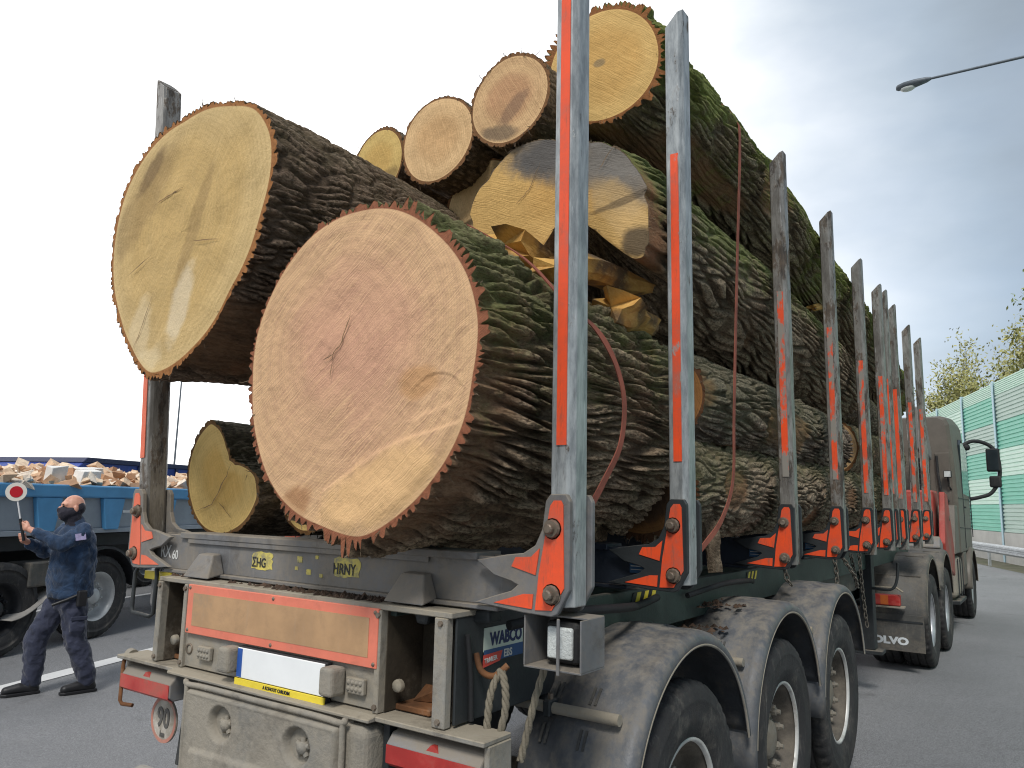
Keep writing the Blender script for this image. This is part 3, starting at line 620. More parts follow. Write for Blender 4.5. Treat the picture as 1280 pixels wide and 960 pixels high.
def ledgeA(x, z):       # two overlapping saw cuts left shallow steps in the face
    x = x-cA[0]; z = z-cA[1]
    l1 = sstep(-(z-(-0.40+0.36*(x+0.12)))+0.02*np.sin(x*9), 0.0, 0.012)*sstep(x+0.13+0.25*(z+0.5)**2, 0.0, 0.012)
    d2 = np.hypot(x-0.385, z+0.175); l2 = sstep(-d2, -0.132, -0.12)*sstep(z+0.175-0.25*(x-0.385), 0.0, 0.02)*sstep(-(x-0.385)*0.95+(z+0.175)*0.75+0.05, 0.0, 0.02)
    return -0.009*l1+0.005*l2
def dmodA(T): return 0.36+0.64*sstep(np.cos(T+0.35), -0.6, 0.45)
rA = ring_of(A_pts, cA, 960, 0.0, 110)-0.046*dmodA(np.linspace(0, 2*PI, 960, endpoint=False))
log('huge pinkish-tan log with a saw-cut face at the rear, resting on the rear bolster', cA, -0.28, (0.53, 2.19), 1.36, rA, 0.535, BK_A, FA, 960, 320, (0.034, 0.50), 0.062, 0.008, 3, 0.006, 60, plate=0.5, scrape=0.6, ledge=ledgeA, dmod=dmodA)
B_pts = pol2xy((-0.39, 2.852), [(2, 0.460), (24, 0.560), (37, 0.614), (54, 0.640), (72, 0.616), (105, 0.631), (130, 0.691), (150, 0.715), (166, 0.700), (183, 0.679), (206, 0.638), (225, 0.624), (246, 0.635), (256, 0.582), (276, 0.491), (317, 0.397)])
cB = (-0.50, 2.91)
rB = ring_of(B_pts, cB, 520, 0.028, 55)
log('large yellow log with dark bark at the upper left, leaning on the left stake', cB, -0.34, (-0.52, 2.95), 1.05, rB, 0.55, BK_B, FB, 520, 280, (0.030, 0.20), 0.026, 0.012, 5, 0.008, 24, plate=0.4, scrape=0.7)
log('long mossy log on top at the right, with a golden cut face', (0.835, 3.93), 1.0, (0.80, 3.92), 8.6, smooth_ring(0.285+0.01*np.cos(np.linspace(0, 2*PI, 420, endpoint=False)*2+2), 4), 0.30, BK_C, FC, 420, 760, (0.033, 0.46), 0.046, 0.010, 9, 0.03, 14, tilt=(0.1, 0.02), mossbias=0.18, plate=0.42, droop=(0.66, 1.9))
# weathered log with a hollow underside at the cut
cH = (0.75, 3.25); nH = 440
H_pol = [(8, 0.33), (35, 0.27), (60, 0.235), (106, 0.27), (142, 0.44), (162, 0.50), (180, 0.535), (199, 0.54), (216, 0.505), (233, 0.45), (239, 0.33), (247, 0.17), (271, 0.115), (293, 0.19), (301, 0.26), (305, 0.38), (309, 0.52), (314, 0.555), (322, 0.53), (332, 0.47), (345, 0.42)]
rH = smooth_ring(polar(pol2xy(cH, H_pol), cH, nH), 1)-0.012
TH = np.linspace(0, 2*PI, nH, endpoint=False)
jag = sstep(np.sin(TH+0.25), 0.45, -0.35); rr_ = np.array([vnoise(TH/(2*PI)*60, TH*0, 60, 5), vnoise(TH/(2*PI)*23, TH*0, 23, 9)])
rH = rH*(1+jag*(0.10*(rr_[0]-0.5)+0.24*(rr_[1]-0.5)))+0.010*(rr_[1]-0.5)
rH = np.minimum(rH, np.where(np.cos(TH) > 0.02, 0.395/np.maximum(np.cos(TH), 0.02), 9))
TH = np.linspace(0, 2*PI, nH, endpoint=False)
rcirc = []
for t in TH:      # circle radius .385 centred .16 below cH, in polar form about cH
    d, R_ = 0.15, 0.375; b = -d*math.sin(t); rcirc.append(b+math.sqrt(b*b-(d*d-R_*R_)))
rcirc = np.array(rcirc)
def hfn(T, s, R):
    k = sstep(s, 0.10, 0.85)[:, None]; return rH[None]*(1-k)+rcirc[None]*k*(1-0.02*s[:, None])
log('grey weathered log with a hollow broken underside, behind the nearest stake', cH, 0.83, (0.75, 3.25), 5.6, rH, rcirc, BK_D, FH, nH, 600, (0.033, 0.42), 0.044, 0.004, 13, 0.015, 14, facefn=hfn, mossbias=0.1, plate=0.42, fadein=0.25, droop=(0.16, 2.0))
log('dark log lying third from the top on the right, behind the second and third stakes', (0.85, 2.34), 1.55, (0.84, 2.33), 5.0, 0.245, 0.25, BK_E, FT, 340, 420, (0.032, 0.34), 0.034, 0.010, 17, 0.03, 8, plate=0.42)
log('pale brown log at the bottom right, lying just above the bolsters', (0.85, 1.90), 1.39, (0.84, 1.90), 7.2, 0.255, 0.255, BK_F, FT, 340, 700, (0.030, 0.24), 0.030, 0.010, 19, 0.02, 8, plate=0.42)
cE = (-0.86, 1.86); E_pts = pol2xy((-0.899, 1.777), [(11, 0.355), (27, 0.294), (39, 0.167), (82, 0.167), (105, 0.319), (115, 0.400), (136, 0.396), (159, 0.354), (175, 0.294), (213, 0.208), (261, 0.183), (328, 0.300), (351, 0.380)])
E_pol = [(4, 0.265), (20, 0.19), (36, 0.13), (62, 0.115), (84, 0.17), (100, 0.26), (113, 0.32), (135, 0.315), (155, 0.30), (180, 0.275), (205, 0.255), (235, 0.25), (265, 0.245), (300, 0.26), (325, 0.285), (345, 0.30)]
rE = smooth_ring(polar(pol2xy(cE, E_pol), cE, 220), 2)
log('small yellow log with a bite out of its face, beside the left stake', cE, 0.2, (-0.86, 1.90), 3.5, rE, 0.26, BK_E, FE, 220, 160, (0.035, 0.15), 0.014, 0.012, 21, 0.02, 10)
log('small yellow log mostly hidden behind the lower left of the huge pinkish log', (-0.40, 1.80), 0.35, (-0.36, 1.80), 3.6, 0.165, 0.16, BK_E, FE, 140, 100, (0.035, 0.15), 0.014, 0.012, 22, 0.02, 6)
log('small golden log on top, leftmost of the row of three small cut ends', (-0.70, 3.80), 1.0, (-0.70, 3.80), 6.6, 0.20, 0.19, BK_B, FG, 160, 200, (0.035, 0.12), 0.014, 0.010, 24, 0.03, 8)
log('small pale log on top, in the middle of the row of three small cut ends', (-0.15, 3.76), 0.9, (-0.15, 3.76), 6.8, 0.243, 0.22, BK_B, FP, 180, 200, (0.035, 0.12), 0.015, 0.010, 26, 0.02, 8)
log('small pale log with dark streaks on top, beside the nearest right stake', (0.40, 3.79), 0.8, (0.38, 3.80), 7.0, 0.225, 0.21, BK_B, FP3, 180, 200, (0.035, 0.12), 0.015, 0.010, 28, 0.03, 8)
log('pale pitted cut log wedged below the middle of the small top logs', (0.05, 3.40), 1.08, (0.0, 3.30), 6.2, 0.25, 0.24, BK_B, FP5, 160, 160, (0.035, 0.12), 0.015, 0.010, 30, 0.03, 8)
log('slender golden log hardly showing between the streaked log and the nearest stake', (0.60, 4.02), 1.35, (0.55, 4.05), 6.0, 0.11, 0.10, BK_B, FG, 120, 120, (0.03, 0.12), 0.010, 0.008, 32, 0.02, 6)
log('pale short log with a fresh cut end far forward, behind the fifth stake', (0.86, 2.34), 5.25, (0.84, 2.40), 8.2, 0.235, 0.21, BK_F, FP, 160, 200, (0.04, 0.15), 0.016, 0.010, 34, 0.03, 8)
log('inner brown log in the dark gap behind the hollow log', (0.10, 2.82), 2.2, (0.10, 2.82), 8.0, 0.26, 0.26, BK_B, FG, 120, 120, (0.04, 0.14), 0.016, 0.010, 36, 0.02, 6)
log('inner dark log beyond the end of the huge pinkish log', (0.22, 2.02), 1.75, (0.22, 2.02), 7.6, 0.26, 0.26, BK_E, FG, 120, 120, (0.04, 0.14), 0.016, 0.010, 38, 0.02, 6)
log('forward dark log stacked above the pale short log', (0.78, 2.86), 5.75, (0.78, 2.80), 7.6, 0.20, 0.19, BK_E, FG, 140, 160, (0.04, 0.14), 0.016, 0.010, 40, 0.02, 6)

# cracks in the big cut faces ------------------------------------------
M_CRACK = mat('crack_shadowed_wood', (0.20, 0.125, 0.06), 0.9, 0, var=0.4, bmp=0)
def crack(parent, pts, w, seed=0):
    rnd = random.Random(seed); mb = MB(); P = []
    for i in range(len(pts)-1):
        for k in range(5):
            t = k/5; P.append((pts[i][0]*(1-t)+pts[i+1][0]*t+rnd.uniform(-1, 1)*w*0.8, pts[i][1]*(1-t)+pts[i+1][1]*t+rnd.uniform(-1, 1)*w*0.8))
    P.append(pts[-1]); n = len(P); v = []; f = []
    for i, p in enumerate(P):
        q0 = P[max(0, i-1)]; q1 = P[min(n-1, i+1)]; d = Vector((q1[0]-q0[0], q1[1]-q0[1])).normalized(); ww = 0.6*w*math.sin(PI*(i+0.4)/(n-0.2))*rnd.uniform(0.5, 1.2)
        v += [(p[0]-d.y*ww, -0.0085, p[1]+d.x*ww), (p[0]+d.y*ww, -0.0085, p[1]-d.x*ww)]
        if i: f.append((2*i-2, 2*i-1, 2*i+1, 2*i))
    mb.add(v, f); me = mb.mesh('crack', recalc=False); me.materials.append(M_CRACK); return link('crack', me, parent)
LOGS = {o['label']: o for o in COL.objects if o.get('category') == 'log'}
LA = [o for k, o in LOGS.items() if k.startswith('huge')][0]; LB = [o for k, o in LOGS.items() if k.startswith('large yellow')][0]; LE = [o for k, o in LOGS.items() if k.startswith('small yellow log with a bite')][0]; LH = [o for k, o in LOGS.items() if k.startswith('grey weathered')][0]
crack(LA, [(-0.02, 0.20), (-0.06, 0.10), (-0.12, 0.03)], 0.006, 1); crack(LA, [(-0.09, 0.06), (-0.15, 0.04)], 0.004, 2); crack(LA, [(-0.10, 0.05), (-0.11, -0.04)], 0.003, 3); crack(LA, [(0.0, -0.12), (-0.02, -0.15)], 0.003, 4)
crack(LB, [(-0.22, 0.16), (-0.10, 0.19), (0.0, 0.20)], 0.006, 5); crack(LB, [(0.10, -0.06), (0.30, -0.09)], 0.004, 6); crack(LB, [(-0.40, -0.14), (-0.20, -0.07)], 0.004, 7); crack(LB, [(-0.30, -0.52), (-0.22, -0.38), (-0.16, -0.25)], 0.004, 8)
crack(LE, [(0.10, 0.10), (0.02, -0.02), (-0.05, -0.12), (-0.18, -0.15)], 0.006, 9); crack(LE, [(0.0, -0.1), (0.12, -0.18)], 0.003, 10)
crack(LH, [(-0.16, 0.17), (-0.22, 0.04), (-0.30, -0.02)], 0.005, 11); crack(LH, [(0.16, 0.05), (0.24, 0.15)], 0.004, 12)

# split wood chunks -----------------------------------------------------
def chunk_mat():
    m, nt, p = newmat('split_wood')
    n = noise(nt, 9, 7, 0.7, stretch=(1, 0.3, 1)); n2 = noise(nt, 50, 5, 0.7, stretch=(1, 0.25, 1)); n3 = noise(nt, 3, 3)
    c = mix(nt, ramp(nt, n, 0.3, 0.7), sr(214, 170, 92), sr(178, 128, 62)); c = mix(nt, ramp(nt, n3, 0.46, 0.60, 0, 0.9), c, (0.075, 0.05, 0.035)); c = mix(nt, ramp(nt, n2, 0.5, 0.75, 0, 0.4), c, sr(230, 196, 130))
    nt.links.new(c, p.inputs['Base Color']); p.inputs['Roughness'].default_value = 0.85; bump(nt, p, mth(nt, 'ADD', n, n2), 0.7, 0.012); return m
M_SPLIT = chunk_mat()
def chunk(name, label, p0, p1, w, h, seed, roll=0.0):
    """splintered slab from p0 to p1"""
    p0 = Vector(p0); p1 = Vector(p1); d = (p1-p0); L = d.length; d.normalize(); up = Vector((0, 0, 1)); a = d.cross(up).normalized(); b = a.cross(d)
    n = 13; ns = 9; T = np.linspace(0, 2*PI, n, endpoint=False); S = np.linspace(0, 1, ns)
    TT, SS = np.meshgrid(T, S)
    q = 1/(np.abs(np.cos(TT+roll))**3+np.abs(np.sin(TT+roll))**3)**(1/3)
    taper = 1-0.35*SS; rx = w*q*taper*(0.62+0.85*vnoise(TT/(2*PI)*9, SS*3, 9, seed)); rz = h*q*taper*(0.6+0.9*vnoise(TT/(2*PI)*11, SS*3.5, 11, seed+2))
    end = (vnoise(TT/(2*PI)*13, SS*0, 13, seed+4)-0.5)*0.20
    X = rx*np.cos(TT); Z = rz*np.sin(TT)
    along = SS*L+end*(1-SS)*(SS < 0.5)
    P = np.array(a)[None, None]*X[..., None]+np.array(b)[None, None]*Z[..., None]+np.array(d)[None, None]*along[..., None]
    cap0 = P[0:1]*0+np.array(d)*0.02+(P[0:1]-np.array(d)*along[0:1, :, None])*0.02; cap05 = (P[0:1]+cap0)/2
    cap1 = P[-1:]*0.02+np.array(d)*L*0.98; P = np.concatenate([cap0, cap05, P, cap1], 0)
    o = grid_mesh(name, P, n, ns+3, True, M_SPLIT, None, None, False); o.location = p0
    return tag(o, label, 'wood chunk', 'split wood wedged between the logs')
chunk('wood_chunk', 'splintered yellow slab lying on the huge pinkish log, right of the nearest stake', (0.88, 0.50, 2.76), (0.86, 1.45, 2.90), 0.10, 0.055, 3)
chunk('wood_chunk', 'stubby yellow split chunk wedged beside the second stake', (1.02, 0.72, 2.62), (0.92, 1.30, 2.66), 0.085, 0.075, 8, 0.4)
chunk('wood_chunk', 'yellow broken block just left of the nearest stake, under the hollow log', (0.60, 0.48, 2.90), (0.55, 1.2, 2.92), 0.09, 0.075, 12, 0.2)
rs = chunk('root_stub', 'brown torn root stub hanging between the second and third bolsters', (1.06, 1.72, 1.72), (1.10, 1.70, 1.46), 0.05, 0.04, 16, 0.2); rs.data.materials[0] = BK_F
chunk('wood_chunk', 'curved pale broken limb sticking out by the fourth stake, below the mossy log', (0.98, 4.35, 3.42), (1.02, 5.0, 3.62), 0.035, 0.03, 20)
chunk('wood_chunk', 'pale cut branch stub on the dark log between the third and fourth stakes', (1.06, 3.55, 2.36), (0.98, 3.8, 2.36), 0.05, 0.05, 23)

# lashing straps ----------------------------------------------------------
def smoothpath(pts, n=6):
    out = []; P = [Vector(p) for p in pts]
    for i in range(len(P)-1):
        p0 = P[max(0, i-1)]; p1 = P[i]; p2 = P[i+1]; p3 = P[min(len(P)-1, i+2)]
        for k in range(n):
            t = k/n; out.append(0.5*((2*p1)+(-p0+p2)*t+(2*p0-5*p1+4*p2-p3)*t*t+(-p0+3*p1-3*p2+p3)*t**3))
    out.append(P[-1]); return out
def strap(label, pts):
    o = MB().strip(smoothpath(pts), (0, 1, 0), 0.016, 0.004)
    ob = o.build('lashing_strap', M_STRAP, None, off=pts[-1]); ob.location = pts[-1]; return tag(ob, label, 'strap', 'lashing straps over the load')
strap('long red-brown lashing strap over the mossy top log down to the frame', [(0.66, 2.12, 4.20), (0.807, 2.11, 4.245), (0.944, 2.10, 4.226), (1.06, 2.09, 4.152), (1.134, 2.08, 4.035), (1.162, 2.06, 3.90), (1.168, 1.96, 3.26), (1.168, 1.885, 2.70), (1.168, 1.83, 2.25), (1.165, 1.80, 1.92), (1.165, 1.62, 1.72), (1.165, 1.37, 1.60), (1.15, 1.25, 1.52)])
strap('short red-brown lashing strap bowed over the huge pinkish log', [(0.80, 0.02, 2.80), (1.0, 0.10, 2.66), (1.12, 0.20, 2.50), (1.175, 0.31, 2.425), (1.185, 0.43, 2.34), (1.19, 0.505, 2.227), (1.19, 0.52, 2.12), (1.185, 0.49, 1.995), (1.17, 0.40, 1.872), (1.165, 0.32, 1.79), (1.15, 0.22, 1.70), (1.13, 0.18, 1.60)])
# ------------------------------------------------------------------ the timber trailer
TR = thing('timber_trailer', 'grey dust-covered timber trailer with tall stakes and orange foot plates, loaded with logs', 'trailer', (0, 2.36, 0), 0, world=True)
# chassis ------------------------------------------------------------
for sx in (-1, 1):
    mb = MB()
    for y0, y1 in ((-0.04, 9.6),):
        mb.box(sx*0.50-0.075, sx*0.50+0.075, y0, y1, 1.375, 1.395); mb.box(sx*0.50-0.075, sx*0.50+0.075, y0, y1, 1.00, 1.02); mb.box(sx*0.50-0.008, sx*0.50+0.008, y0, y1, 1.018, 1.378)
    mb.build('main_beam', M_GREENCH, TR, 0.003)
STY = [0.0, 0.945, 2.55, 3.82, 4.93, 5.85, 6.17, 6.66, 7.65, 8.56]
for y in (0.5, 1.7, 3.0, 4.3, 5.4, 7.1, 8.9):
    MB().prism([(-0.495, 1.06), (0.495, 1.06), (0.495, 1.34), (-0.495, 1.34)], y, y+0.06).build('cross_member', M_DARK, TR, 0.004)
# outer side rail with hazard tape under the stake feet
mb = MB().box(0.86, 0.90, 0.60, 9.2, 1.20, 1.40); mb.build('side_rail', M_GREENCH, TR, 0.004)
MB().box(-0.90, -0.86, 0.18, 9.2, 1.20, 1.40).build('side_rail', M_GREENCH, TR, 0.004)
M_TAPEB = mat('tape_black', (0.02, 0.02, 0.02), 0.6, 0, dust=0.2, bmp=0)
for a, b in ((1.15, 1.40), (2.75, 2.95)):
    n = 6; w = (b-a)/n
    for k in range(n): MB().prism([(a+k*w, 1.335), (a+(k+1)*w, 1.335), (a+(k+1)*w+0.03, 1.385), (a+k*w+0.03, 1.385)], 0.9005, 0.904, 'x').build('hazard_tape', M_YELLOW if k % 2 else M_TAPEB, TR)

# bolsters with stakes --------------------------------------------------
def bolster_mb(y):
    mb = MB()
    # web, tapering towards the ends, with a top cap and a bottom flange
    mb.prism([(-1.16, 1.60), (-0.80, 1.60), (0.80, 1.60), (1.16, 1.60), (1.16, 1.45), (0.95, 1.44), (-0.95, 1.44), (-1.16, 1.45)], y+0.035, y+0.055)
    mb.prism([(-1.16, 1.60), (0.80+0.36, 1.60), (1.16, 1.45), (0.95, 1.44), (-0.95, 1.44), (-1.16, 1.45)], y+0.125, y+0.145)
    mb.box(-0.88, 0.88, y+0.018, y+0.165, 1.585, 1.612); mb.box(-0.98, 0.98, y+0.01, y+0.17, 1.425, 1.441)
    return mb
for i, y in enumerate(STY):
    b = bolster_mb(y).build('bolster', M_FRAME if i == 0 else M_BLUECH, TR, 0.003)
    if i == 0:
        b['label'] = 'grey rear bolster beam with worn yellow lettering'
        MB().prism([(-0.82, 1.614), (0.66, 1.614), (0.66, 1.565), (-0.82, 1.565)], y+0.022, y+0.030).build('cap_strip', M_FRAME, b, 0.002)
        for px in (-0.62, 0.62):       # wedge-shaped clamps
            MB().add([(px-0.085, y+0.03, 1.44), (px+0.085, y+0.03, 1.44), (px+0.05, y+0.03, 1.53), (px-0.05, y+0.03, 1.53), (px-0.095, y-0.06, 1.425), (px+0.095, y-0.06, 1.425), (px+0.055, y-0.012, 1.525), (px-0.055, y-0.012, 1.525)],
                     [(4, 5, 6, 7), (0, 4, 7, 3), (1, 2, 6, 5), (3, 7, 6, 2), (0, 1, 5, 4), (0, 3, 2, 1)]).build('clamp', M_FRAME, b, 0.006, 2)
    elif i < 5:
        pl = MB().box(0.985, 1.055, y+0.0325, y+0.0348, 1.495, 1.565).build('type_plate', mat('blue_type_plate', sr(52, 92, 128), 0.5, 0, dust=0.25, bmp=0.03), b)
        text('RX 60', 0.022, M_INKW, 'lettering', b, (0.992, y+0.0315, 1.54), (1, 0, 0), (0, 0, 1), 0.0006)
        MB().box(0.99, 1.05, y+0.0312, y+0.0322, 1.522, 1.526).build('print_line', M_INKW, b)
        MB().box(0.99, 1.05, y+0.0312, y+0.0322, 1.508, 1.511).build('print_line', M_INKW, b)
b0 = [o for o in TR.children if o.name.startswith('bolster')][0]
yf = 0.033
text('RX', 0.085, M_INKW, 'lettering', b0, (-1.055, yf, 1.49), (1, 0, 0), (0, 0, 1), 0.0005, 0.8)
text('60', 0.06, M_INKW, 'lettering', b0, (-0.955, yf, 1.485), (1, 0, 0), (0, 0, 1), 0.0005, 0.8)
def worn_patch(x0, x1, z0, z1, seed):
    rnd = random.Random(seed); n = 26; pts = []
    for k in range(n):
        a = 2*PI*k/n; q = 1/max(abs(math.cos(a)), abs(math.sin(a))); pts.append(((x0+x1)/2+math.cos(a)*q*(x1-x0)/2*rnd.uniform(0.82, 1.0), (z0+z1)/2+math.sin(a)*q*(z1-z0)/2*rnd.uniform(0.8, 1.0)))
    return MB().prism(pts, yf+0.0005, yf+0.003)
worn_patch(-0.36, -0.21, 1.475, 1.555, 2).build('worn_sticker', M_YELLOWWORN, b0); text('\u03a3HG', 0.055, M_INK, 'lettering', b0, (-0.35, yf-0.0006, 1.488), (1, 0, 0), (0, 0, 1), 0.0008, 0.8)
worn_patch(0.16, 0.315, 1.478, 1.56, 5).build('worn_sticker', M_YELLOWWORN, b0); text('HRNY', 0.060, M_INK, 'lettering', b0, (0.158, yf-0.0006, 1.492), (1, 0, 0), (0, 0, 1), 0.0006, 0.78)
for k, (x, z, w) in enumerate(((-0.06, 1.52, 0.035), (-0.07, 1.49, 0.02), (0.05, 1.54, 0.02), (0.0, 1.475, 0.03), (0.08, 1.47, 0.02))): worn_patch(x, x+w, z, z+w*0.8, 9+k).build('sticker_scrap', M_YELLOWWORN, b0)

def stake_proto(sx, y, zt, m, strip_m, plate_m, redtop=False, striptop=3.62, fp=None):
    """stake with foot plate, second plate, bolts and reflective strips; sx: side"""
    X = lambda a: sx*a
    prof = [(1.176, 0.030), (1.182, 0.012), (1.243, 0.010), (1.262, 0.034), (1.262, 0.105), (1.240, 0.128), (1.190, 0.128), (1.178, 0.110)]
    mb = MB(); n = len(prof)
    bot = [(X(a), y+b, 1.46) for a, b in prof]
    top = [(X(a), y+b, zt-0.085*(1.262-a)/0.084) for a, b in prof]
    mb.add(bot+top, [tuple(range(n)), tuple(range(2*n-1, n-1, -1))]+[(i, i+n, (i+1) % n+n, (i+1) % n) for i in range(n)])
    st = mb.build('stake', m, TR, 0.004, 2)
    # hollow end: dark inset on the slanted top
    ins = [((a-1.22)*0.7+1.22, (b-0.07)*0.7+0.07) for a, b in prof]
    MB().add([(X(a), y+b, zt-0.085*(1.262-a)/0.084+0.003) for a, b in ins], [tuple(range(n))]).build('open_end', M_DARK, st)
    # foot plates: front and back of the stake
    pl = [(1.268, 1.515), (1.268, 1.79), (1.255, 1.812), (1.196, 1.812), (1.178, 1.79), (1.166, 1.70), (1.140, 1.648), (1.095, 1.622), (1.03, 1.614), (0.905, 1.590), (0.98, 1.545), (1.05, 1.530), (1.075, 1.520), (1.05, 1.500), (0.98, 1.478), (0.90, 1.452), (1.10, 1.435), (1.205, 1.432), (1.225, 1.440)]
    for yy, nm in ((-0.014, 'foot_plate'), (0.131, 'foot_plate')):
        p = MB().prism([(X(a), b) for a, b in pl], y+yy, y+yy+0.022).build(nm, fp or M_FRAME, st, 0.003)
    # orange reflective pieces on the rear plate
    for q in ([(1.198, 1.775), (1.212, 1.792), (1.238, 1.792), (1.246, 1.778), (1.252, 1.522), (1.208, 1.452), (1.146, 1.448), (1.158, 1.56), (1.176, 1.655)], [(1.068, 1.608), (1.128, 1.612), (1.160, 1.640), (1.146, 1.556), (1.052, 1.578)], [(0.985, 1.458), (1.134, 1.450), (1.138, 1.496), (1.10, 1.494)]):
        MB().prism([(X(a), b) for a, b in q], y-0.0175, y-0.0142).build('reflective_sticker', plate_m, st)
    # bolts
    for bz in (1.703, 1.50):
        MB().lathe([(0.0, -0.050), (0.012, -0.050), (0.016, -0.046), (0.016, -0.030), (0.026, -0.030), (0.030, -0.022), (0.030, -0.0175), (0.034, -0.0175), (0.034, -0.0135)], (X(1.207), y, bz), 'y', 12, 1, False).build('bolt', M_BOLT, st)
    # reflective strip up the rear face
    zz = [2.00, 2.42, 2.44, 2.86, 2.88, 3.28, 3.30, 3.62]
    for a, b in ((1.97, striptop),):
        MB().box(min(X(1.2035), X(1.2405)), max(X(1.2035), X(1.2405)), y+0.0065, y+0.0095, a, b).build('reflective_strip', strip_m, st)
    if redtop:
        MB().box(X(1.2035), X(1.2405), y+0.0065, y+0.0095, 3.80, 3.93).build('red_marker', mat('marker_red', sr(196, 40, 52), 0.5, 0, dust=0.1, bmp=0), st)
    return st
hts = [4.0]*10
P1 = stake_proto(1, 0, 4.22, M_STAKE, worn_orange('clean_orange', 0.665, sr(140, 136, 128)), M_ORANGE, redtop=True)
tag(P1, 'nearest right stake, bright silver with an orange strip')
P2 = stake_proto(1, STY[1], 4.065, M_STAKE, worn_orange('scratched_orange', 0.62, sr(150, 146, 140)), M_ORANGE, striptop=3.35, fp=M_DARK)
P3 = stake_proto(1, STY[2], 4.02, M_STAKEW, M_ORANGEW, M_ORANGE, striptop=3.10, fp=M_DARK)
for k in range(3, 10):
    c = copy_tree(P3, TR, (0, STY[k]-STY[2], (4.05, 3.98, 3.98, 4.0, 3.96, 3.94, 3.96)[k-3]-4.02))
    for ch in c.children:                       # keep the feet on the bolster
        if ch.name.startswith(('foot_plate', 'reflective_sticker', 'bolt')): ch.location.z -= c.location.z
L1 = stake_proto(-1, 0, 4.13, M_STAKEW, M_ORANGED, M_ORANGED, striptop=2.95)
tag(L1, 'left rear stake, dark and weathered, leaning outwards')
# the stake itself leans out under the load; its foot stays upright
lean = math.radians(5.2); pv = Vector((-1.22, 0.07, 1.62))-Vector(TR['_o'])
RY = Matrix.Translation(pv)@Matrix.Rotation(-lean, 4, 'Y')@Matrix.Translation(-pv)
L1.data.transform(RY)
for ch in L1.children:
    if ch.name.startswith(('open_end', 'reflective_strip')): ch.data.transform(RY)
L2 = stake_proto(-1, STY[1], 4.0, M_STAKEW, M_ORANGEW, M_ORANGED)
for k in range(2, 10): copy_tree(L2, TR, (0, STY[k]-STY[1], 0))

# rear frame -------------------------------------------------------------
YR = -0.08
rf = MB()
rf.box(-0.86, 0.86, YR+0.001, 0.16, 1.398, 1.418)                         # top shelf
rf.box(-0.64, 0.52, YR+0.012, YR+0.03, 1.055, 1.398)                      # back sheet of the centre panel
rf.box(-0.655, -0.63, YR-0.004, 0.17, 1.05, 1.398); rf.box(0.520, 0.545, YR-0.004, 0.17, 1.05, 1.398)
rf.box(-0.86, -0.825, YR-0.004, 0.17, 1.05, 1.398); rf.box(0.79, 0.845, YR-0.004, YR+0.03, 1.05, 1.398); rf.box(0.79, 0.81, YR+0.03, 0.17, 1.05, 1.398)
rf.box(-0.825, -0.655, 0.15, 0.168, 1.05, 1.398); rf.box(0.545, 0.79, 0.15, 0.168, 1.05, 1.398)
rear = rf.build('rear_frame', M_REAR, TR, 0.003)
MB().prism([(YR-0.05, 1.028), (0.17, 1.028), (0.17, 1.048), (YR-0.012, 1.048), (YR-0.05, 1.040)], -0.66, 0.55, 'x').build('lower_ledge', M_REAR, TR, 0.003)
MB().box(-1.12, -0.66, YR-0.02, 0.05, 1.030, 1.0465).build('lower_ledge', M_REAR, TR, 0.003)
MB().box(0.551, 1.02, YR-0.02, 0.05, 1.030, 1.0465).build('lower_ledge', M_REAR, TR, 0.003)
M_POCK = mat('pocket_dark', sr(62, 54, 42), 0.85, 0, var=0.3, dust=0.3, dscale=4, bmp=0.3)
for xa, xb in ((-0.8245, -0.6555), (0.5455, 0.7895)):
    MB().box(xa, xb, 0.140, 0.149, 1.052, 1.397).box(xa, xa+0.004, YR+0.03, 0.139, 1.052, 1.397).box(xb-0.004, xb, YR+0.03, 0.139, 1.052, 1.397).box(xa+0.005, xb-0.005, YR+0.03, 0.139, 1.393, 1.397).build('pocket_shade_lining', M_POCK, TR)  # rusty-brown sheets added to paint shade inside the pockets
for x0 in (-0.82, 0.55):
    MB().box(x0, x0+0.16, YR+0.08, 0.139, 1.051, 1.072).build('pocket_gusset', M_RUST, TR, 0.004)
    MB().lathe([(0, 0), (0.02, 0), (0.022, 0.006), (0.022, 0.02)], (x0+0.035, YR+0.045, 1.14), 'y', 14).build('hole_rim', M_REAR, TR)
    MB().add([(x0+0.03, 0.06, 1.075), (x0+0.16, 0.08, 1.135), (x0+0.16, 0.10, 1.075), (x0+0.03, 0.13, 1.12), (x0+0.03, 0.13, 1.06), (x0+0.16, 0.13, 1.06)], [(0, 2, 1), (0, 1, 3), (0, 3, 4), (1, 2, 5), (0, 4, 5, 2), (1, 5, 4, 3)]).build('rust_bracket', M_RUST, TR)
# yellow foam scrap stuck inside the left pocket
foam = mat('yellow_foam', sr(178, 150, 80), 0.9, 0, var=0.3, dust=0.2, bmp=0.5, bscale=25)
mb = MB(); rnd = random.Random(4); pts = []
for i in range(7):
    for k in range(10):
        a = 2*PI*k/10; t = i/6; r = 0.045*(1-0.5*t)*rnd.uniform(0.8, 1.15); pts.append((-0.74+math.cos(a)*r*1.6, 0.06+math.sin(a)*r+0.02*t, 1.385-0.11*t))
mb.add(pts, [(i*10+k, i*10+(k+1) % 10, (i+1)*10+(k+1) % 10, (i+1)*10+k) for i in range(6) for k in range(10)], True); mb.build('foam_scrap', foam, TR)
for x, z in ((-0.842, 1.38), (-0.842, 1.07), (-0.642, 1.38), (0.532, 1.38), (0.818, 1.38), (0.818, 1.07), (0.532, 1.07), (-0.642, 1.07)):
    MB().lathe([(0, -0.012), (0.009, -0.012), (0.011, -0.008), (0.011, -0.003)], (x, YR, z), 'y', 6, 1, False).build('rivet', M_BOLT, TR)
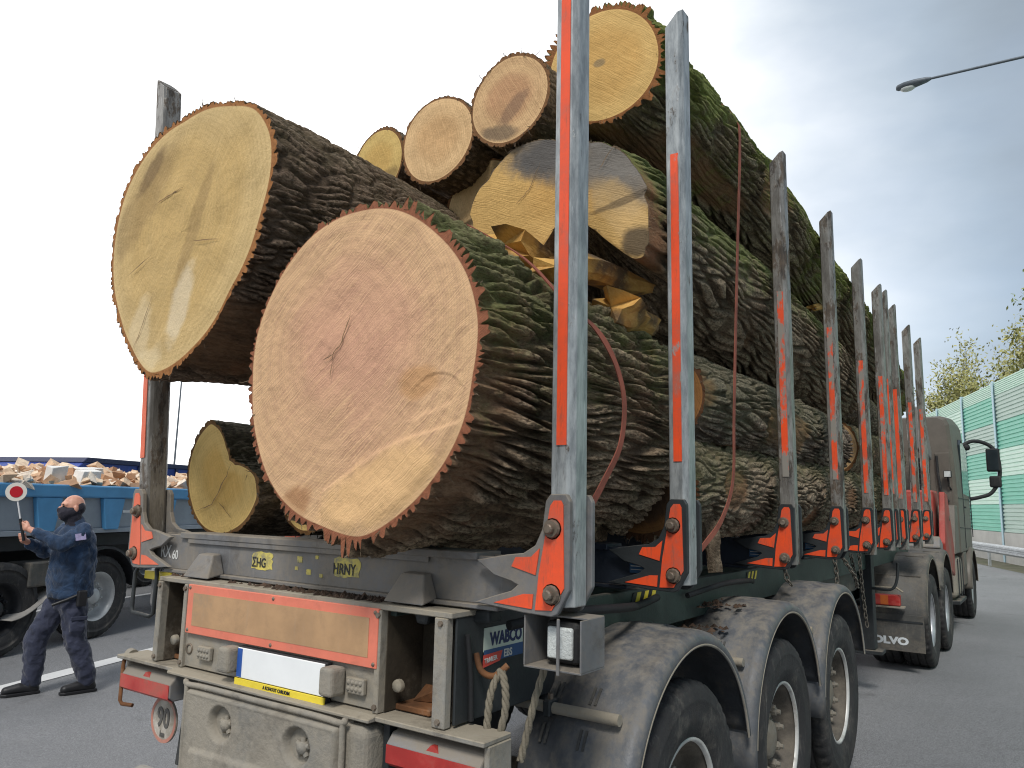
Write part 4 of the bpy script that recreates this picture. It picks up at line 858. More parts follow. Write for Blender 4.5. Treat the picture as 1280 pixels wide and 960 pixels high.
# reflective board
bd = MB().box(-0.615, 0.535, YR-0.008, YR+0.011, 1.198, 1.402).build('reflective_board', M_SALMON, TR, 0.002)
MB().box(-0.572, 0.492, YR-0.0095, YR-0.0081, 1.232, 1.368).build('board_centre', M_BEIGE, bd)
for x in (-0.60, -0.04, 0.52):
    for z in (1.212, 1.388): MB().lathe([(0, -0.012), (0.006, -0.0115), (0.008, -0.008)], (x, YR, z), 'y', 8).build('rivet', M_BOLT, bd)
# number plate: characters are blanked out in the photograph
YP = YR+0.010
pb = MB().box(-0.225, 0.300, YP-0.028, YP-0.002, 1.045, 1.190).build('plate_holder', M_BLACK, TR, 0.004)
MB().box(-0.217, 0.292, YP-0.0345, YP-0.0285, 1.072, 1.186).build('number_plate', M_PLATE, pb, 0.002)
MB().box(-0.216, -0.186, YP-0.0358, YP-0.0348, 1.075, 1.183).build('country_band', mat('band_blue', sr(40, 84, 160), 0.4, 0, bmp=0), pb)
MB().box(-0.225, 0.300, YP-0.0365, YP-0.0285, 1.044, 1.069).build('yellow_strip', M_YELLOW, pb, 0.001)
text('A KOHOUT CHRUDIM', 0.0175, M_INK, 'lettering', pb, (-0.045, YP-0.0378, 1.051), (1, 0, 0), (0, 0, 1), 0.0003, 0.9)
for x in (-0.262, 0.340):
    MB().box(x-0.035, x+0.035, YP-0.075, YP-0.001, 1.085, 1.185).build('plate_lamp', M_PLASTIC, TR, 0.014, 3)
for x in (-0.47, 0.435):
    lm = MB().box(x-0.045, x+0.045, YP-0.020, YP-0.001, 1.10, 1.155).build('marker_lamp', M_REAR, TR, 0.005, 2)
    for i in range(4):
        for k in range(2): MB().lathe([(0.0, -0.026), (0.006, -0.025), (0.009, -0.020)], (x-0.03+0.02*i, YP, 1.117+0.022*k), 'y', 8).build('lens', M_PLASTIC, lm)
MB().lathe([(0.016, -0.004), (0.022, -0.006), (0.022, 0.0)], (-0.60, YR+0.012, 1.13), 'y', 14).build('eyelet', M_BOLT, TR)
# bark crumbs on ledges
def crumbs(name, label, spots, n, smin, smax, seed, m):
    rnd = random.Random(seed); mb = MB()
    for k in range(n):
        x0, x1, y0, y1, z = spots[rnd.randrange(len(spots))]; c = Vector((rnd.uniform(x0, x1), rnd.uniform(y0, y1), z)); s = rnd.uniform(smin, smax)*rnd.uniform(0.4, 1)
        vs = [c+Vector((math.cos(a)*s*rnd.uniform(0.6, 1.4), math.sin(a)*s*rnd.uniform(0.6, 1.4), 0)) for a in (0, 1.25, 2.5, 3.75, 5.0)]+[c+Vector((rnd.uniform(-0.3, 0.3)*s, rnd.uniform(-0.3, 0.3)*s, s*rnd.uniform(0.5, 1.1)))]
        mb.add(vs, [(i, (i+1) % 5, 5) for i in range(5)]+[(4, 3, 2, 1, 0)])
    o = mb.build(name, m); return tag(o, label, None, None, 'stuff')
crumbs('bark_crumbs', 'brown crumbs of bark and soil along the rear ledge', [(-0.45, 0.45, -0.03, 0.02, 1.419), (-0.1, 0.55, -0.06, 0.02, 1.419), (0.15, 0.5, -0.05, 0.02, 1.419), (-0.85, -0.55, -0.02, 0.02, 1.419)], 420, 0.006, 0.022, 3, M_SOIL)

# tail lamps ---------------------------------------------------------------
def tail_lamp(x0, x1, y, zt, ref):
    h = MB().prism([(y-0.085, zt-0.045), (y-0.055, zt-0.012), (y, zt), (y+0.09, zt), (y+0.09, zt-0.115), (y-0.06, zt-0.118), (y-0.085, zt-0.10)], x0, x1, 'x').build('tail_lamp', M_GREYLENS, TR, 0.006, 2)
    MB().box(x0+0.004, x1-0.004, y-0.0885, y-0.0855, zt-0.104, zt-0.046).build('red_lens', M_REDLENS, h)
    MB().prism([(y-0.0880, zt-0.104), (y-0.0850, zt-0.104), (y-0.0620, zt-0.1205), (y-0.064, zt-0.1205)], x0+0.004, x1-0.004, 'x').build('red_lens', M_REDLENS, h)
    m_ = (x0+x1)/2
    MB().prism([(m_-0.035, zt-0.046), (m_+0.035, zt-0.046), (m_+0.008, zt-0.018), (m_-0.008, zt-0.018)], y-0.078, y-0.060).build('reflector', M_REDLENS, h)
    return h
lt = tail_lamp(-1.09, -0.69, -0.005, 1.012, 0); tag(lt, 'left tail lamp with red lens')
rt = tail_lamp(0.60, 1.00, -0.005, 1.012, 0); tag(rt, 'right tail lamp with red lens')
MB().box(1.002, 1.022, -0.075, 0.05, 0.86, 1.0295).build('lamp_guard', M_REAR, TR, 0.004)
MB().box(0.985, 1.06, -0.01, 0.06, 0.80, 0.86).build('lamp_bracket', M_REAR, TR, 0.01)
# rubber end lamp and its bent guard bar on the left
MB().tube([(-1.105, -0.03, 1.03), (-1.135, -0.03, 1.035)], 0.030, 12).build('end_marker', M_PLASTIC, TR, 0.004)
MB().tube([(-1.11, -0.03, 1.02), (-1.115, -0.03, 0.95)], 0.02, 10).build('end_marker_stem', M_PLASTIC, TR)
MB().tube([(-1.085, -0.08, 1.035), (-1.085, -0.085, 1.0), (-1.085, -0.085, 0.845), (-1.075, -0.08, 0.83), (-1.02, -0.06, 0.828)], 0.009, 8).build('guard_bar', M_RUST, TR)
MB().tube([(-1.12, -0.02, 0.935), (-1.07, -0.02, 0.93)], 0.022, 10).build('marker_light', M_GREYLENS, TR)
# ladder-like loop under the left stake foot
MB().tube([(-1.235, 0.03, 1.425), (-1.24, 0.02, 1.40), (-1.24, 0.02, 1.24), (-1.23, 0.02, 1.215), (-1.10, 0.03, 1.205), (-1.07, 0.03, 1.22), (-1.065, 0.03, 1.40), (-1.07, 0.03, 1.43)], 0.010, 8).build('lamp_cage', M_DARK, TR)
MB().box(-1.20, -1.10, 0.08, 0.16, 1.24, 1.38).build('work_lamp', M_FRAME, TR, 0.015, 2)
MB().box(-1.21, -0.97, 0.05, 0.075, 1.375, 1.415).build('yellow_marker', M_YELLOW, TR, 0.003)
# speed disc
sd = MB().lathe([(0.0, -0.004), (0.098, -0.004), (0.100, -0.002), (0.100, 0.004), (0, 0.004)], (-0.845, -0.005, 0.785), 'y', 40, 1, False).build('speed_disc', mat('dirty_disc', sr(176, 170, 160), 0.7, 0, var=0.2, dust=0.5, dscale=16, dustcol=sr(130, 122, 108)), TR)
MB().lathe([(0.084, -0.0056), (0.099, -0.0056), (0.099, -0.0045), (0.084, -0.0045), (0.084, -0.0056)], (-0.845, -0.005, 0.785), 'y', 40, 1, False).build('red_ring', mat('faded_red', sr(178, 120, 104), 0.6, 0, dust=0.4, dscale=20, bmp=0), sd)
text('90', 0.115, mat('faded_black', sr(88, 86, 82), 0.7, 0, dust=0.2, bmp=0), 'lettering', sd, (-0.845, -0.0112, 0.755), (1, 0, 0), (0, 0, 1), 0.003, 0.85, 'CENTER')
text('km', 0.035, mat('faded_black', sr(88, 86, 82)), 'lettering', sd, (-0.845, -0.0112, 0.712), (1, 0, 0), (0, 0, 1), 0.001, 0.85, 'CENTER')
MB().prism([(-0.74, 0.90), (-0.66, 0.90), (-0.62, 0.60), (-0.78, 0.60)], 0.02, 0.035).build('mud_flap_bracket', M_DARK, TR, 0.004)
MB().prism([(-0.80, 0.69), (-0.55, 0.78), (-0.55, 0.35), (-0.86, 0.35)], 0.06, 0.075).build('rear_mud_flap', M_PLASTIC, TR, 0.003)
# toolbox --------------------------------------------------------------------
tbx0, tbx1, tby = -0.47, 0.555, -0.165
tb = MB().box(tbx0+0.012, tbx1-0.012, tby+0.03, 0.30, 0.50, 1.012).build('toolbox', M_PLASTIC, TR, 0.035, 4)
# lid: grid with two round recesses and a raised lower field
nx, nz = 150, 76; xs = np.linspace(tbx0, tbx1-0.10, nx); zs = np.linspace(0.50, 1.022, nz); XX, ZZ = np.meshgrid(xs, zs)
edge = np.minimum(np.minimum(XX-tbx0, (tbx1-0.10)-XX), np.minimum(ZZ-0.50, 1.022-ZZ)); rx = sstep(edge, 0.0, 0.035)
Yl = tby+0.06-0.075*rx+0.012*sstep(edge, 0.028, 0.036)
for cx_ in (-0.215, 0.235):
    d = np.hypot((XX-cx_)/0.068, (ZZ-0.905)/0.062); Yl = Yl+0.055*sstep(-d, -1.12, -0.80)
fld = sstep(XX-XX, 0, 1); Yl = Yl-0.014*sstep(0.80-0.02*np.abs((XX-0.0))-ZZ, 0.0, 0.015)*sstep(XX, -0.40, -0.385)*sstep(-XX, -0.40, -0.385)
Yl += (vnoise(XX*60+40, ZZ*60+40, 100000, 5)-0.5)*0.002
grid_mesh('lid', np.stack([XX, Yl, ZZ], -1)-np.array(TR['_o']), nx, nz, False, M_PLASTIC, tb, None, True)
MB().box(tbx0+0.004, tbx1-0.104, tby+0.058, tby+0.09, 0.502, 1.02).build('lid_rim', M_PLASTIC, tb, 0.01, 2)
MB().tube(smoothpath([(tbx0+0.003, tby+0.015, 0.52), (tbx0+0.003, tby+0.012, 0.98), (tbx0+0.03, tby+0.012, 1.017), (0, tby+0.012, 1.02), (tbx1-0.13, tby+0.012, 1.018), (tbx1-0.102, tby+0.012, 0.985), (tbx1-0.102, tby+0.012, 0.52)], 8), 0.011, 8).build('lid_seal', M_PLASTIC, tb)
for cx_ in (-0.215, 0.235):
    mb = MB(); mb.lathe([(0.0, -0.04), (0.02, -0.038), (0.024, -0.02), (0.024, 0.02)], (cx_+0.012, tby+0.045, 0.900), 'y', 12)
    for k in range(5):
        a = 2*PI*k/5+0.3; mb.tube([(cx_+0.012, tby+0.022, 0.900), (cx_+0.012+math.cos(a)*0.034, tby+0.024, 0.900+math.sin(a)*0.034)], 0.011, 6)
    mb.build('latch_knob', M_PLASTIC, tb)
MB().box(tbx1-0.085, tbx1-0.035, tby+0.14, tby+0.141, 0.70, 0.86).build('side_recess', M_DARK, tb)
MB().box(tbx1-0.0121, tbx1-0.0101, tby+0.12, tby+0.30, 0.66, 0.85).build('side_recess', M_DARK, tb)
MB().box(0.556, 0.585, -0.06, 0.05, 0.55, 1.027).build('upright', M_DARK, TR, 0.003)
MB().box(-0.86, 0.80, 0.31, 0.33, 0.42, 1.02).build('dark_gap_backing', M_DARK, TR, 0.004)  # added dark sheet that keeps the open gap under the frame dark
# under-run bar, muddy
MB().tube([(-1.18, 0.10, 0.44), (-1.0, 0.10, 0.445), (0, 0.10, 0.445), (1.18, 0.10, 0.445)], 0.06, 16).build('underrun_bar', M_RIM, TR)

# right rear: side panel, brake sign, work lamp box, ropes --------------------
sp = MB().box(0.846, 0.856, -0.045, 0.58, 1.055, 1.397).build('side_panel', M_DARK, TR, 0.003)
MB().box(0.8562, 0.8585, 0.105, 0.345, 1.268, 1.348).build('brake_sign', M_WABWHITE, sp)
MB().box(0.8588, 0.8595, 0.105, 0.345, 1.232, 1.274).build('sign_band', M_WABBLUE, sp)
MB().prism([(0.098, 1.216), (0.20, 1.228), (0.215, 1.262), (0.10, 1.258)], 0.8598, 0.8604, 'x').build('sign_flash', M_WABRED, sp)
text('WABCO', 0.060, M_NAVYINK, 'lettering', sp, (0.8598, 0.140, 1.287), (0, 1, 0), (0, 0, 1), 0.0022, 0.86)
text('EBS', 0.036, M_INKW, 'lettering', sp, (0.8605, 0.222, 1.238), (0, 1, 0), (0, 0, 1), 0.001, 0.95)
text('TRAILER', 0.022, M_INKW, 'lettering', sp, (0.8614, 0.108, 1.230), (0, 1, 0.08), (0, -0.08, 1), 0.0005, 0.9)
MB().prism([(0.62, 1.355), (0.92, 1.375), (0.92, 1.42), (0.62, 1.40)], 0.05, 0.13).build('under_bracket', M_DARK, TR, 0.01, 2)
MB().prism([(0.63, 1.418), (0.72, 1.418), (0.70, 1.355), (0.65, 1.355)], -0.02, 0.05).build('roller', M_DARK, TR, 0.012, 2)
MB().tube([(0.868, 0.0, 1.34), (0.870, 0.02, 1.2), (0.868, 0.03, 1.06)], 0.010, 8).build('cable', M_BLACK, TR)
MB().tube(smoothpath([(0.86, 0.06, 1.27), (0.89, 0.05, 1.22), (0.93, 0.07, 1.205), (0.965, 0.10, 1.24)]), 0.011, 8).build('hook', M_RUST, TR)
def rope(pts, r=0.012):
    P = smoothpath(pts, 10); mb = MB()
    for s in range(3):
        Q = []
        for i, p in enumerate(P):
            a = i*0.55+2*PI*s/3; Q.append(Vector(p)+Vector((math.cos(a), math.sin(a), 0))*r*0.55)
        mb.tube(Q, r*0.62, 6)
    return mb.build('hanging_rope', M_ROPE, TR)
rope([(0.945, 0.085, 1.225), (0.935, 0.05, 1.16), (0.93, 0.04, 1.08), (0.935, 0.03, 1.0)], 0.012)
rope([(0.95, 0.085, 1.225), (0.985, 0.06, 1.17), (0.99, 0.05, 1.09), (0.97, 0.03, 1.0)], 0.012)
rope([(1.10, 0.13, 1.265), (1.075, 0.11, 1.16), (1.05, 0.10, 1.05), (1.03, 0.09, 0.95)], 0.012)
lb = MB()
lx0, lx1, ly0, ly1, lz0, lz1 = 1.095, 1.305, 0.0, 0.15, 1.268, 1.428
lb.box(lx0, lx1, ly0, ly1, lz0, lz0+0.006); lb.box(lx0, lx1, ly1-0.005, ly1+0.001, lz0+0.006, lz1); lb.box(lx0-0.001, lx0+0.005, ly0, ly1-0.006, lz0+0.006, lz1); lb.box(lx1-0.005, lx1+0.001, ly0, ly1-0.006, lz0+0.006, lz1); lb.box(lx0, lx1, ly0+0.05, ly1, lz1-0.004, lz1+0.002)
lbx = lb.build('lamp_box', M_FRAME, TR, 0.001)
MB().box(1.222, 1.232, -0.012, -0.002, lz0-0.01, lz1).build('guard_bar', M_FRAME, lbx, 0.003)
MB().box(1.142, 1.268, 0.05, 0.135, 1.282, 1.412).build('work_lamp', M_BLACK, lbx, 0.018, 3)
MB().box(1.158, 1.252, 0.036, 0.0505, 1.298, 1.396).build('lens', M_CLEARLENS, lbx, 0.012, 3)
MB().tube(smoothpath([(0.93, 0.15, 1.36), (1.02, 0.45, 1.385), (1.05, 0.8, 1.37), (0.95, 1.15, 1.34), (0.92, 1.4, 1.35)]), 0.018, 8).build('air_hose', M_BLACK, TR)
MB().tube(smoothpath([(0.93, 1.75, 1.33), (1.0, 2.1, 1.37), (1.0, 2.5, 1.36), (0.93, 2.8, 1.33)]), 0.015, 8).build('air_hose', M_BLACK, TR)

# wheels --------------------------------------------------------------------
def lathe_part(prof, c, m, name, parent, n=56): return MB().lathe(prof, c, 'x', n, 1, True).build(name, m, parent)
M_RIMIN = mat('rim_dish_mud', sr(88, 82, 74), 0.7, 0.1, dust=0.4, dscale=6, dustcol=sr(118, 110, 97), bmp=0.4, bscale=30)
M_LIP = mat('rim_lip', sr(196, 196, 192), 0.5, 0.2, dust=0.35, dscale=9)
def wheel(parent, x, y, r, side, rim_m, dish=0.10, w=0.19, name='wheel', nuts=10, hub=0.10, lip=0.305):
    """x: centre plane; side +1: outer face to +x. The rim is the wheel's own mesh; tyre, hub and nuts are its pieces"""
    c = (x, y, r); s = side
    S = lambda pr: [(a, s*b) for a, b in pr]
    rim = lathe_part(S([(lip-0.012, w*0.80), (lip+0.004, w*0.86), (lip+0.006, w*0.80), (lip-0.018, w*0.72), (lip-0.03, w*0.5), (lip-0.045, w*0.5-dish*0.5), (lip-0.055, w*0.5-dish), (0.20, w*0.5-dish-0.005), (0.12, w*0.5-dish), (0.0, w*0.5-dish)]), c, rim_m, name, parent, 64)
    if rim_m is M_RIM:
        rim.data.materials[0] = M_RIMIN; lathe_part(S([(lip-0.014, w*0.79), (lip-0.010, w*0.875), (lip+0.004, w*0.885), (lip+0.007, w*0.80)]), c, M_LIP, 'rim_edge', rim, 64)
    tp = [(lip-0.02, -w*0.80), (lip+0.015, -w*0.93), (lip+0.09, -w), (r-0.07, -w*1.02), (r-0.025, -w*0.97), (r-0.006, -w*0.86)]
    for g in (-0.5, 0.0, 0.5):
        q = g*w; tp += [(r, q-w*0.08 if g > -0.5 else q-w*0.2), (r, q-w*0.045), (r-0.014, q-w*0.035), (r-0.014, q+w*0.035), (r, q+w*0.045)]
    tp += [(r-0.001, w*0.70), (r-0.006, w*0.86), (r-0.025, w*0.97), (r-0.050, w*1.005), (r-0.072, w*1.02), (r-0.078, w*1.032), (r-0.086, w*1.018), (lip+0.13, w*1.02), (lip+0.085, w*1.0), (lip+0.075, w*1.006), (lip+0.062, w*0.99), (lip+0.02, w*0.93), (lip+0.002, w*0.86), (lip-0.01, w*0.80)]
    tm = MB().lathe(S(tp), c, 'x', 168, 1, True); nv_ = 168
    for i, (pr_, po_) in enumerate(tp):
        if pr_ > r-0.026 and abs(po_) > w*0.55:
            for k in range(0, nv_, 4):
                q = tm.v[i*nv_+k]; f_ = (pr_-0.011)/pr_; tm.v[i*nv_+k] = (q[0], c[1]+(q[1]-c[1])*f_, c[2]+(q[2]-c[2])*f_)
    tm.build('tyre', M_RUBBER, rim)
    b = w*0.5-dish
    lathe_part(S([(0.20, b-0.01), (0.20, b+0.012), (0.120, b+0.016), (0.110, b+0.025), (0.106, b+0.03), (0.100, b+hub*0.75), (0.09, b+hub*0.95), (0.075, b+hub), (0.05, b+hub+0.008), (0.0, b+hub+0.008)]), c, rim_m, 'hub', rim, 28)
    nm = MB().lathe([(0.0, 0.085), (0.013, 0.083), (0.015, 0.064), (0.023, 0.060), (0.026, 0.022), (0.036, 0.018), (0.036, -0.006)], (0, 0, 0), 'x', 8, s, False).mesh('nut'); nm.materials.append(rim_m)
    for k in range(nuts):
        a = 2*PI*k/nuts+0.2; o = link('nut', nm, rim); off = Vector(rim.get('_o') or (0, 0, 0))
        o.location = Vector((x+s*b, y+math.cos(a)*0.166, r+math.sin(a)*0.166))-off
    return rim
AX = [1.03, 2.36, 3.69]
for y in AX:
    wheel(TR, 1.05, y, 0.535, 1, M_RIM, 0.055, hub=0.07); wheel(TR, -1.05, y, 0.535, -1, M_RIM, 0.055, hub=0.07)
    MB().tube([(-0.95, y, 0.535), (0.95, y, 0.535)], 0.075, 14).build('axle', M_DARK, TR)
    for sx in (-1, 1): MB().tube([(sx*0.55, y+0.05, 0.62), (sx*0.55, y+0.05, 1.0)], 0.11, 14).build('air_spring', M_BLACK, TR)
# mudguards --------------------------------------------------------------------
def guard_mesh(name, x0, x1, yc, zc, r, a0, a1, m, parent, lipd=0.045, drop=0.0, n=44):
    sg = 1 if x1 > x0 else -1; w = abs(x1-x0)
    cs = [(0, -0.012), (0.015, 0.0), (w*0.3, 0.006), (w*0.32, 0.012), (w*0.62, 0.012), (w*0.64, 0.006), (w-0.05, 0.006), (w-0.022, 0.0), (w-0.006, -0.014), (w, -lipd*0.6), (w, -lipd), (w-0.006, -lipd-0.008)]
    A = np.linspace(a0, a1, n); V = np.zeros((n, len(cs), 3)); o = np.array(parent['_o'])
    rows = [(yc+math.cos(a), zc+math.sin(a), a) for a in A]
    for i, a in enumerate(A):
        for k, (cx_, cr) in enumerate(cs):
            V[i, k] = (x0+sg*cx_, yc+(r+cr)*math.cos(a), zc+(r+cr)*math.sin(a))
    if m is M_GUARD:
        pass
    if drop:
        e = V[-1:].copy(); e[..., 2] -= drop; V = np.concatenate([V, e], 0)
    g = grid_mesh(name, V-o, len(cs), len(V), False, m, parent, None, True)
    md = g.modifiers.new('thickness', 'SOLIDIFY'); md.thickness = 0.006; md.offset = 0
    MB().tube([(x1-sg*0.001, yc+(r-lipd-0.004)*math.cos(a), zc+(r-lipd-0.004)*math.sin(a)) for a in A], 0.0065, 6).build('edge_highlight', M_REAR, g)  # pale tube added along the outer lip as an edge highlight
    return g
def bracket(g, y, z, x0, x1, sx=1):
    MB().tube([(sx*x0, y, z), (sx*x1, y, z)], 0.021, 12).build('bracket_tube', M_REAR, g)
    for bx in (x0+0.19,):
        MB().box(min(sx*(bx-0.016), sx*(bx+0.016)), max(sx*(bx-0.016), sx*(bx+0.016)), y-0.032, y+0.032, z-0.03, z+0.03).build('clamp', M_DARK, g, 0.005)
        MB().lathe([(0, 0.05), (0.012, 0.05), (0.012, 0.03)], (sx*bx, y, z), 'z', 6, 1, False).build('clamp_bolt', M_BOLT, g)
rg = random.Random(2)
for sx in (1, -1):
    for y in AX:
        g = guard_mesh('mudguard', sx*0.80, sx*1.272, y, 0.60, 0.665, math.radians(12), math.radians(176), M_GUARD, TR, drop=0.12)
        for a in (143, 52):
            yy = y+0.71*math.cos(math.radians(a)); zz = 0.60+0.71*math.sin(math.radians(a)); bracket(g, yy, zz, 0.72, 1.20, sx)
        # moulded slots either side of each bracket
        for a in (150, 136, 60, 46):
            for xx in (0.90, 1.06):
                mb = MB(); ca, sa = math.cos(math.radians(a)), math.sin(math.radians(a)); t = (-sa, ca); R1 = 0.680
                for w0, w1 in ((-0.016, -0.006), (0.006, 0.016)):
                    P = [(sx*(xx+dx), y+R1*ca+t[0]*dt, 0.60+R1*sa+t[1]*dt) for dx, dt in ((w0, -0.036), (w1, -0.036), (w1, 0.036), (w0, 0.036))]
                    Q = [(p[0], p[1]+ca*0.004, p[2]+sa*0.004) for p in P]
                    mb.add(P+Q, [(0, 1, 2, 3), (7, 6, 5, 4), (0, 4, 5, 1), (1, 5, 6, 2), (2, 6, 7, 3), (3, 7, 4, 0)])
                mb.build('slot_rib', M_TGUARD, g)
crumbs('bark_debris', 'brown bark debris lying on the trailer mudguards', [(0.84, 1.1, 1.5, 1.95, 1.16), (0.84, 1.05, 2.8, 3.15, 1.14), (0.86, 1.1, 1.9, 2.3, 1.255)], 170, 0.01, 0.03, 5, M_SOIL)
# chains, landing leg, side details in front of the wheels -------------------------
def chain(pts, parent, ln=0.045, r=0.006):
    P = smoothpath(pts, 12); D = [0]
    for i in range(1, len(P)): D.append(D[-1]+(P[i]-P[i-1]).length)
    mb = MB(); k = 0; s = 0
    while s < D[-1]:
        i = max(1, next((j for j in range(len(D)) if D[j] >= s), 1)); t = (s-D[i-1])/max(1e-6, D[i]-D[i-1]); c = P[i-1].lerp(P[i], t); d = (P[i]-P[i-1]).normalized()
        a = d.orthogonal().normalized() if k % 2 else d.cross(d.orthogonal()).normalized()
        ring = [c+d*math.cos(q)*ln*0.62+a*math.sin(q)*ln*0.34 for q in [2*PI*j/10 for j in range(11)]]
        mb.tube(ring, r, 5, False); s += ln*0.85; k += 1
    return mb.build('chain', M_CHAIN, parent)
chain([(1.05, 4.45, 1.42), (1.06, 4.47, 1.25), (1.05, 4.44, 1.05)], TR); chain([(1.02, 5.55, 1.42), (1.03, 5.56, 1.1), (1.05, 5.6, 0.75)], TR); chain([(0.98, 3.3, 1.44), (1.0, 3.3, 1.33), (1.02, 3.32, 1.28)], TR)
chain([(1.02, 4.75, 1.44), (1.10, 4.9, 1.25), (1.08, 5.1, 1.15), (1.0, 5.3, 1.40)], TR)
leg = MB().box(0.83, 0.95, 6.45, 6.60, 0.42, 1.40).build('landing_leg', M_DARK, TR, 0.006)
MB().box(0.74, 1.02, 6.42, 6.63, 0.38, 0.42).build('foot', M_DARK, leg, 0.006)
MB().tube(smoothpath([(0.95, 6.45, 1.02), (1.12, 6.42, 1.02), (1.18, 6.42, 1.1), (1.20, 6.42, 1.28)]), 0.014, 8).build('crank', M_DARK, leg)
MB().box(0.62, 0.84, 4.6, 6.3, 1.0, 1.30).build('air_tank_box', M_TGUARD, TR, 0.02, 2)
MB().tube([(0.72, 4.7, 0.86), (0.72, 6.1, 0.86)], 0.12, 18).build('air_tank', M_DARK, TR)
# ------------------------------------------------------------------ the tractor unit
TC = thing('tractor_unit', 'olive-grey tractor unit with a red crane base, coupled in front of the timber trailer', 'truck', (0, 10.5, 0), 0, world=True)
TA = [8.42, 9.86]; TF = 13.75
for sx in (-1, 1): MB().box(sx*0.42-0.04, sx*0.42+0.04, 7.7, 14.9, 0.72, 0.98).build('frame_rail', M_DARK, TC, 0.005)
for y in TA:
    for sx in (-1, 1):
        wheel(TC, sx*1.10, y, 0.53, sx, M_RIMS, 0.16, 0.155, hub=0.16); wheel(TC, sx*0.76, y, 0.53, sx, M_RIM, 0.02, 0.155, 'inner_wheel', hub=0.02)
    MB().tube([(-0.9, y, 0.53), (0.9, y, 0.53)], 0.09, 14).build('axle', M_DARK, TC)
for sx in (-1, 1): wheel(TC, sx*1.08, TF, 0.52, sx, M_RIMS, 0.06, 0.16, hub=0.08)
MB().tube([(-0.9, TF, 0.52), (0.9, TF, 0.52)], 0.07, 14).build('axle', M_DARK, TC)
for sx in (1, -1):
    for i, y in enumerate(TA):
        g = guard_mesh('wheel_arch', sx*0.58, sx*1.262, y, 0.62, 0.665, math.radians(20 if i == 0 else 5), math.radians(178 if i == 0 else 160), M_TGUARD, TC, drop=0.10 if i == 0 else 0.0)
        for a in (70, 108, 140):
            ca, sa = math.cos(math.radians(a)), math.sin(math.radians(a))
            MB().box(min(sx*0.60, sx*1.20), max(sx*0.60, sx*1.20), y+0.672*ca-0.012, y+0.672*ca+0.012, 0.62+0.672*sa-0.004, 0.62+0.672*sa+0.010).build('arch_rib', M_TGUARD, g, 0.003)
    fl = MB().box(min(sx*0.56, sx*1.23), max(sx*0.56, sx*1.23), 7.728, 7.742, 0.24, 0.64).build('mud_flap', M_TGUARD, TC, 0.003)
    if sx == 1:
        text('VOLVO', 0.105, mat('flap_letters', sr(200, 206, 208), 0.6, 0, dust=0.2, dscale=9, bmp=0), 'lettering', fl, (0.615, 7.7262, 0.315), (1, 0, 0), (0, 0, 1), 0.006, 1.28)
        MB().box(0.57, 1.22, 7.72, 7.7275, 0.555, 0.575).build('flap_seam', M_DARK, fl)
    ll = MB().box(min(sx*0.70, sx*1.02), max(sx*0.70, sx*1.02), 7.60, 7.68, 0.74, 0.86).build('tail_lamp', M_REDLENS, TC, 0.012, 2)
    MB().box(min(sx*0.82, sx*0.90), max(sx*0.82, sx*0.90), 7.596, 7.60, 0.75, 0.85).build('amber_lens', mat('amber_lens', sr(196, 104, 52), 0.3, 0, dust=0.25, bmp=0), ll)
    MB().tube([(sx*0.66, 7.56, 0.90), (sx*0.72, 7.56, 0.94), (sx*1.0, 7.56, 0.94), (sx*1.06, 7.56, 0.90)], 0.012, 6).build('lamp_guard', M_REAR, ll)
    MB().box(min(sx*0.66, sx*1.06), max(sx*0.66, sx*1.06), 7.59, 7.71, 0.715, 0.735).build('lamp_shelf', M_REAR, ll, 0.003)
# crane base and outrigger leg in red
MB().prism([(10.55, 1.02), (11.5, 0.84), (11.55, 1.25), (11.05, 2.05), (10.75, 2.08), (10.45, 1.35)], 1.12, 1.20, 'x').build('outrigger_panel', M_REDPAINT, TC, 0.02, 2)
MB().prism([(10.55, 1.02), (11.5, 0.84), (11.55, 1.25), (11.05, 2.05), (10.75, 2.08), (10.45, 1.35)], -1.22, -1.10, 'x').build('outrigger_panel', M_REDPAINT, TC, 0.02, 2)
MB().box(-1.10, 1.10, 10.75, 11.25, 0.98, 1.42).build('crane_base', M_REDPAINT, TC, 0.02, 2)
MB().box(0.70, 1.06, 10.6, 11.2, 1.42, 2.10).build('crane_leg', M_REDPAINT, TC, 0.03, 2)
MB().box(-0.30, 0.30, 10.7, 11.3, 1.42, 3.3).build('crane_column', M_REDPAINT, TC, 0.03, 2)
MB().lathe([(0, 0.006), (0.04, 0.006), (0.045, 0.0)], (1.222, 10.9, 1.7), 'x', 14).build('pivot', M_BOLT, TC)
MB().prism([(10.0, 1.30), (10.35, 1.22), (10.35, 1.36), (10.05, 1.46)], 0.75, 1.18, 'x').build('grey_cover', M_GREYLENS, TC, 0.02, 2)
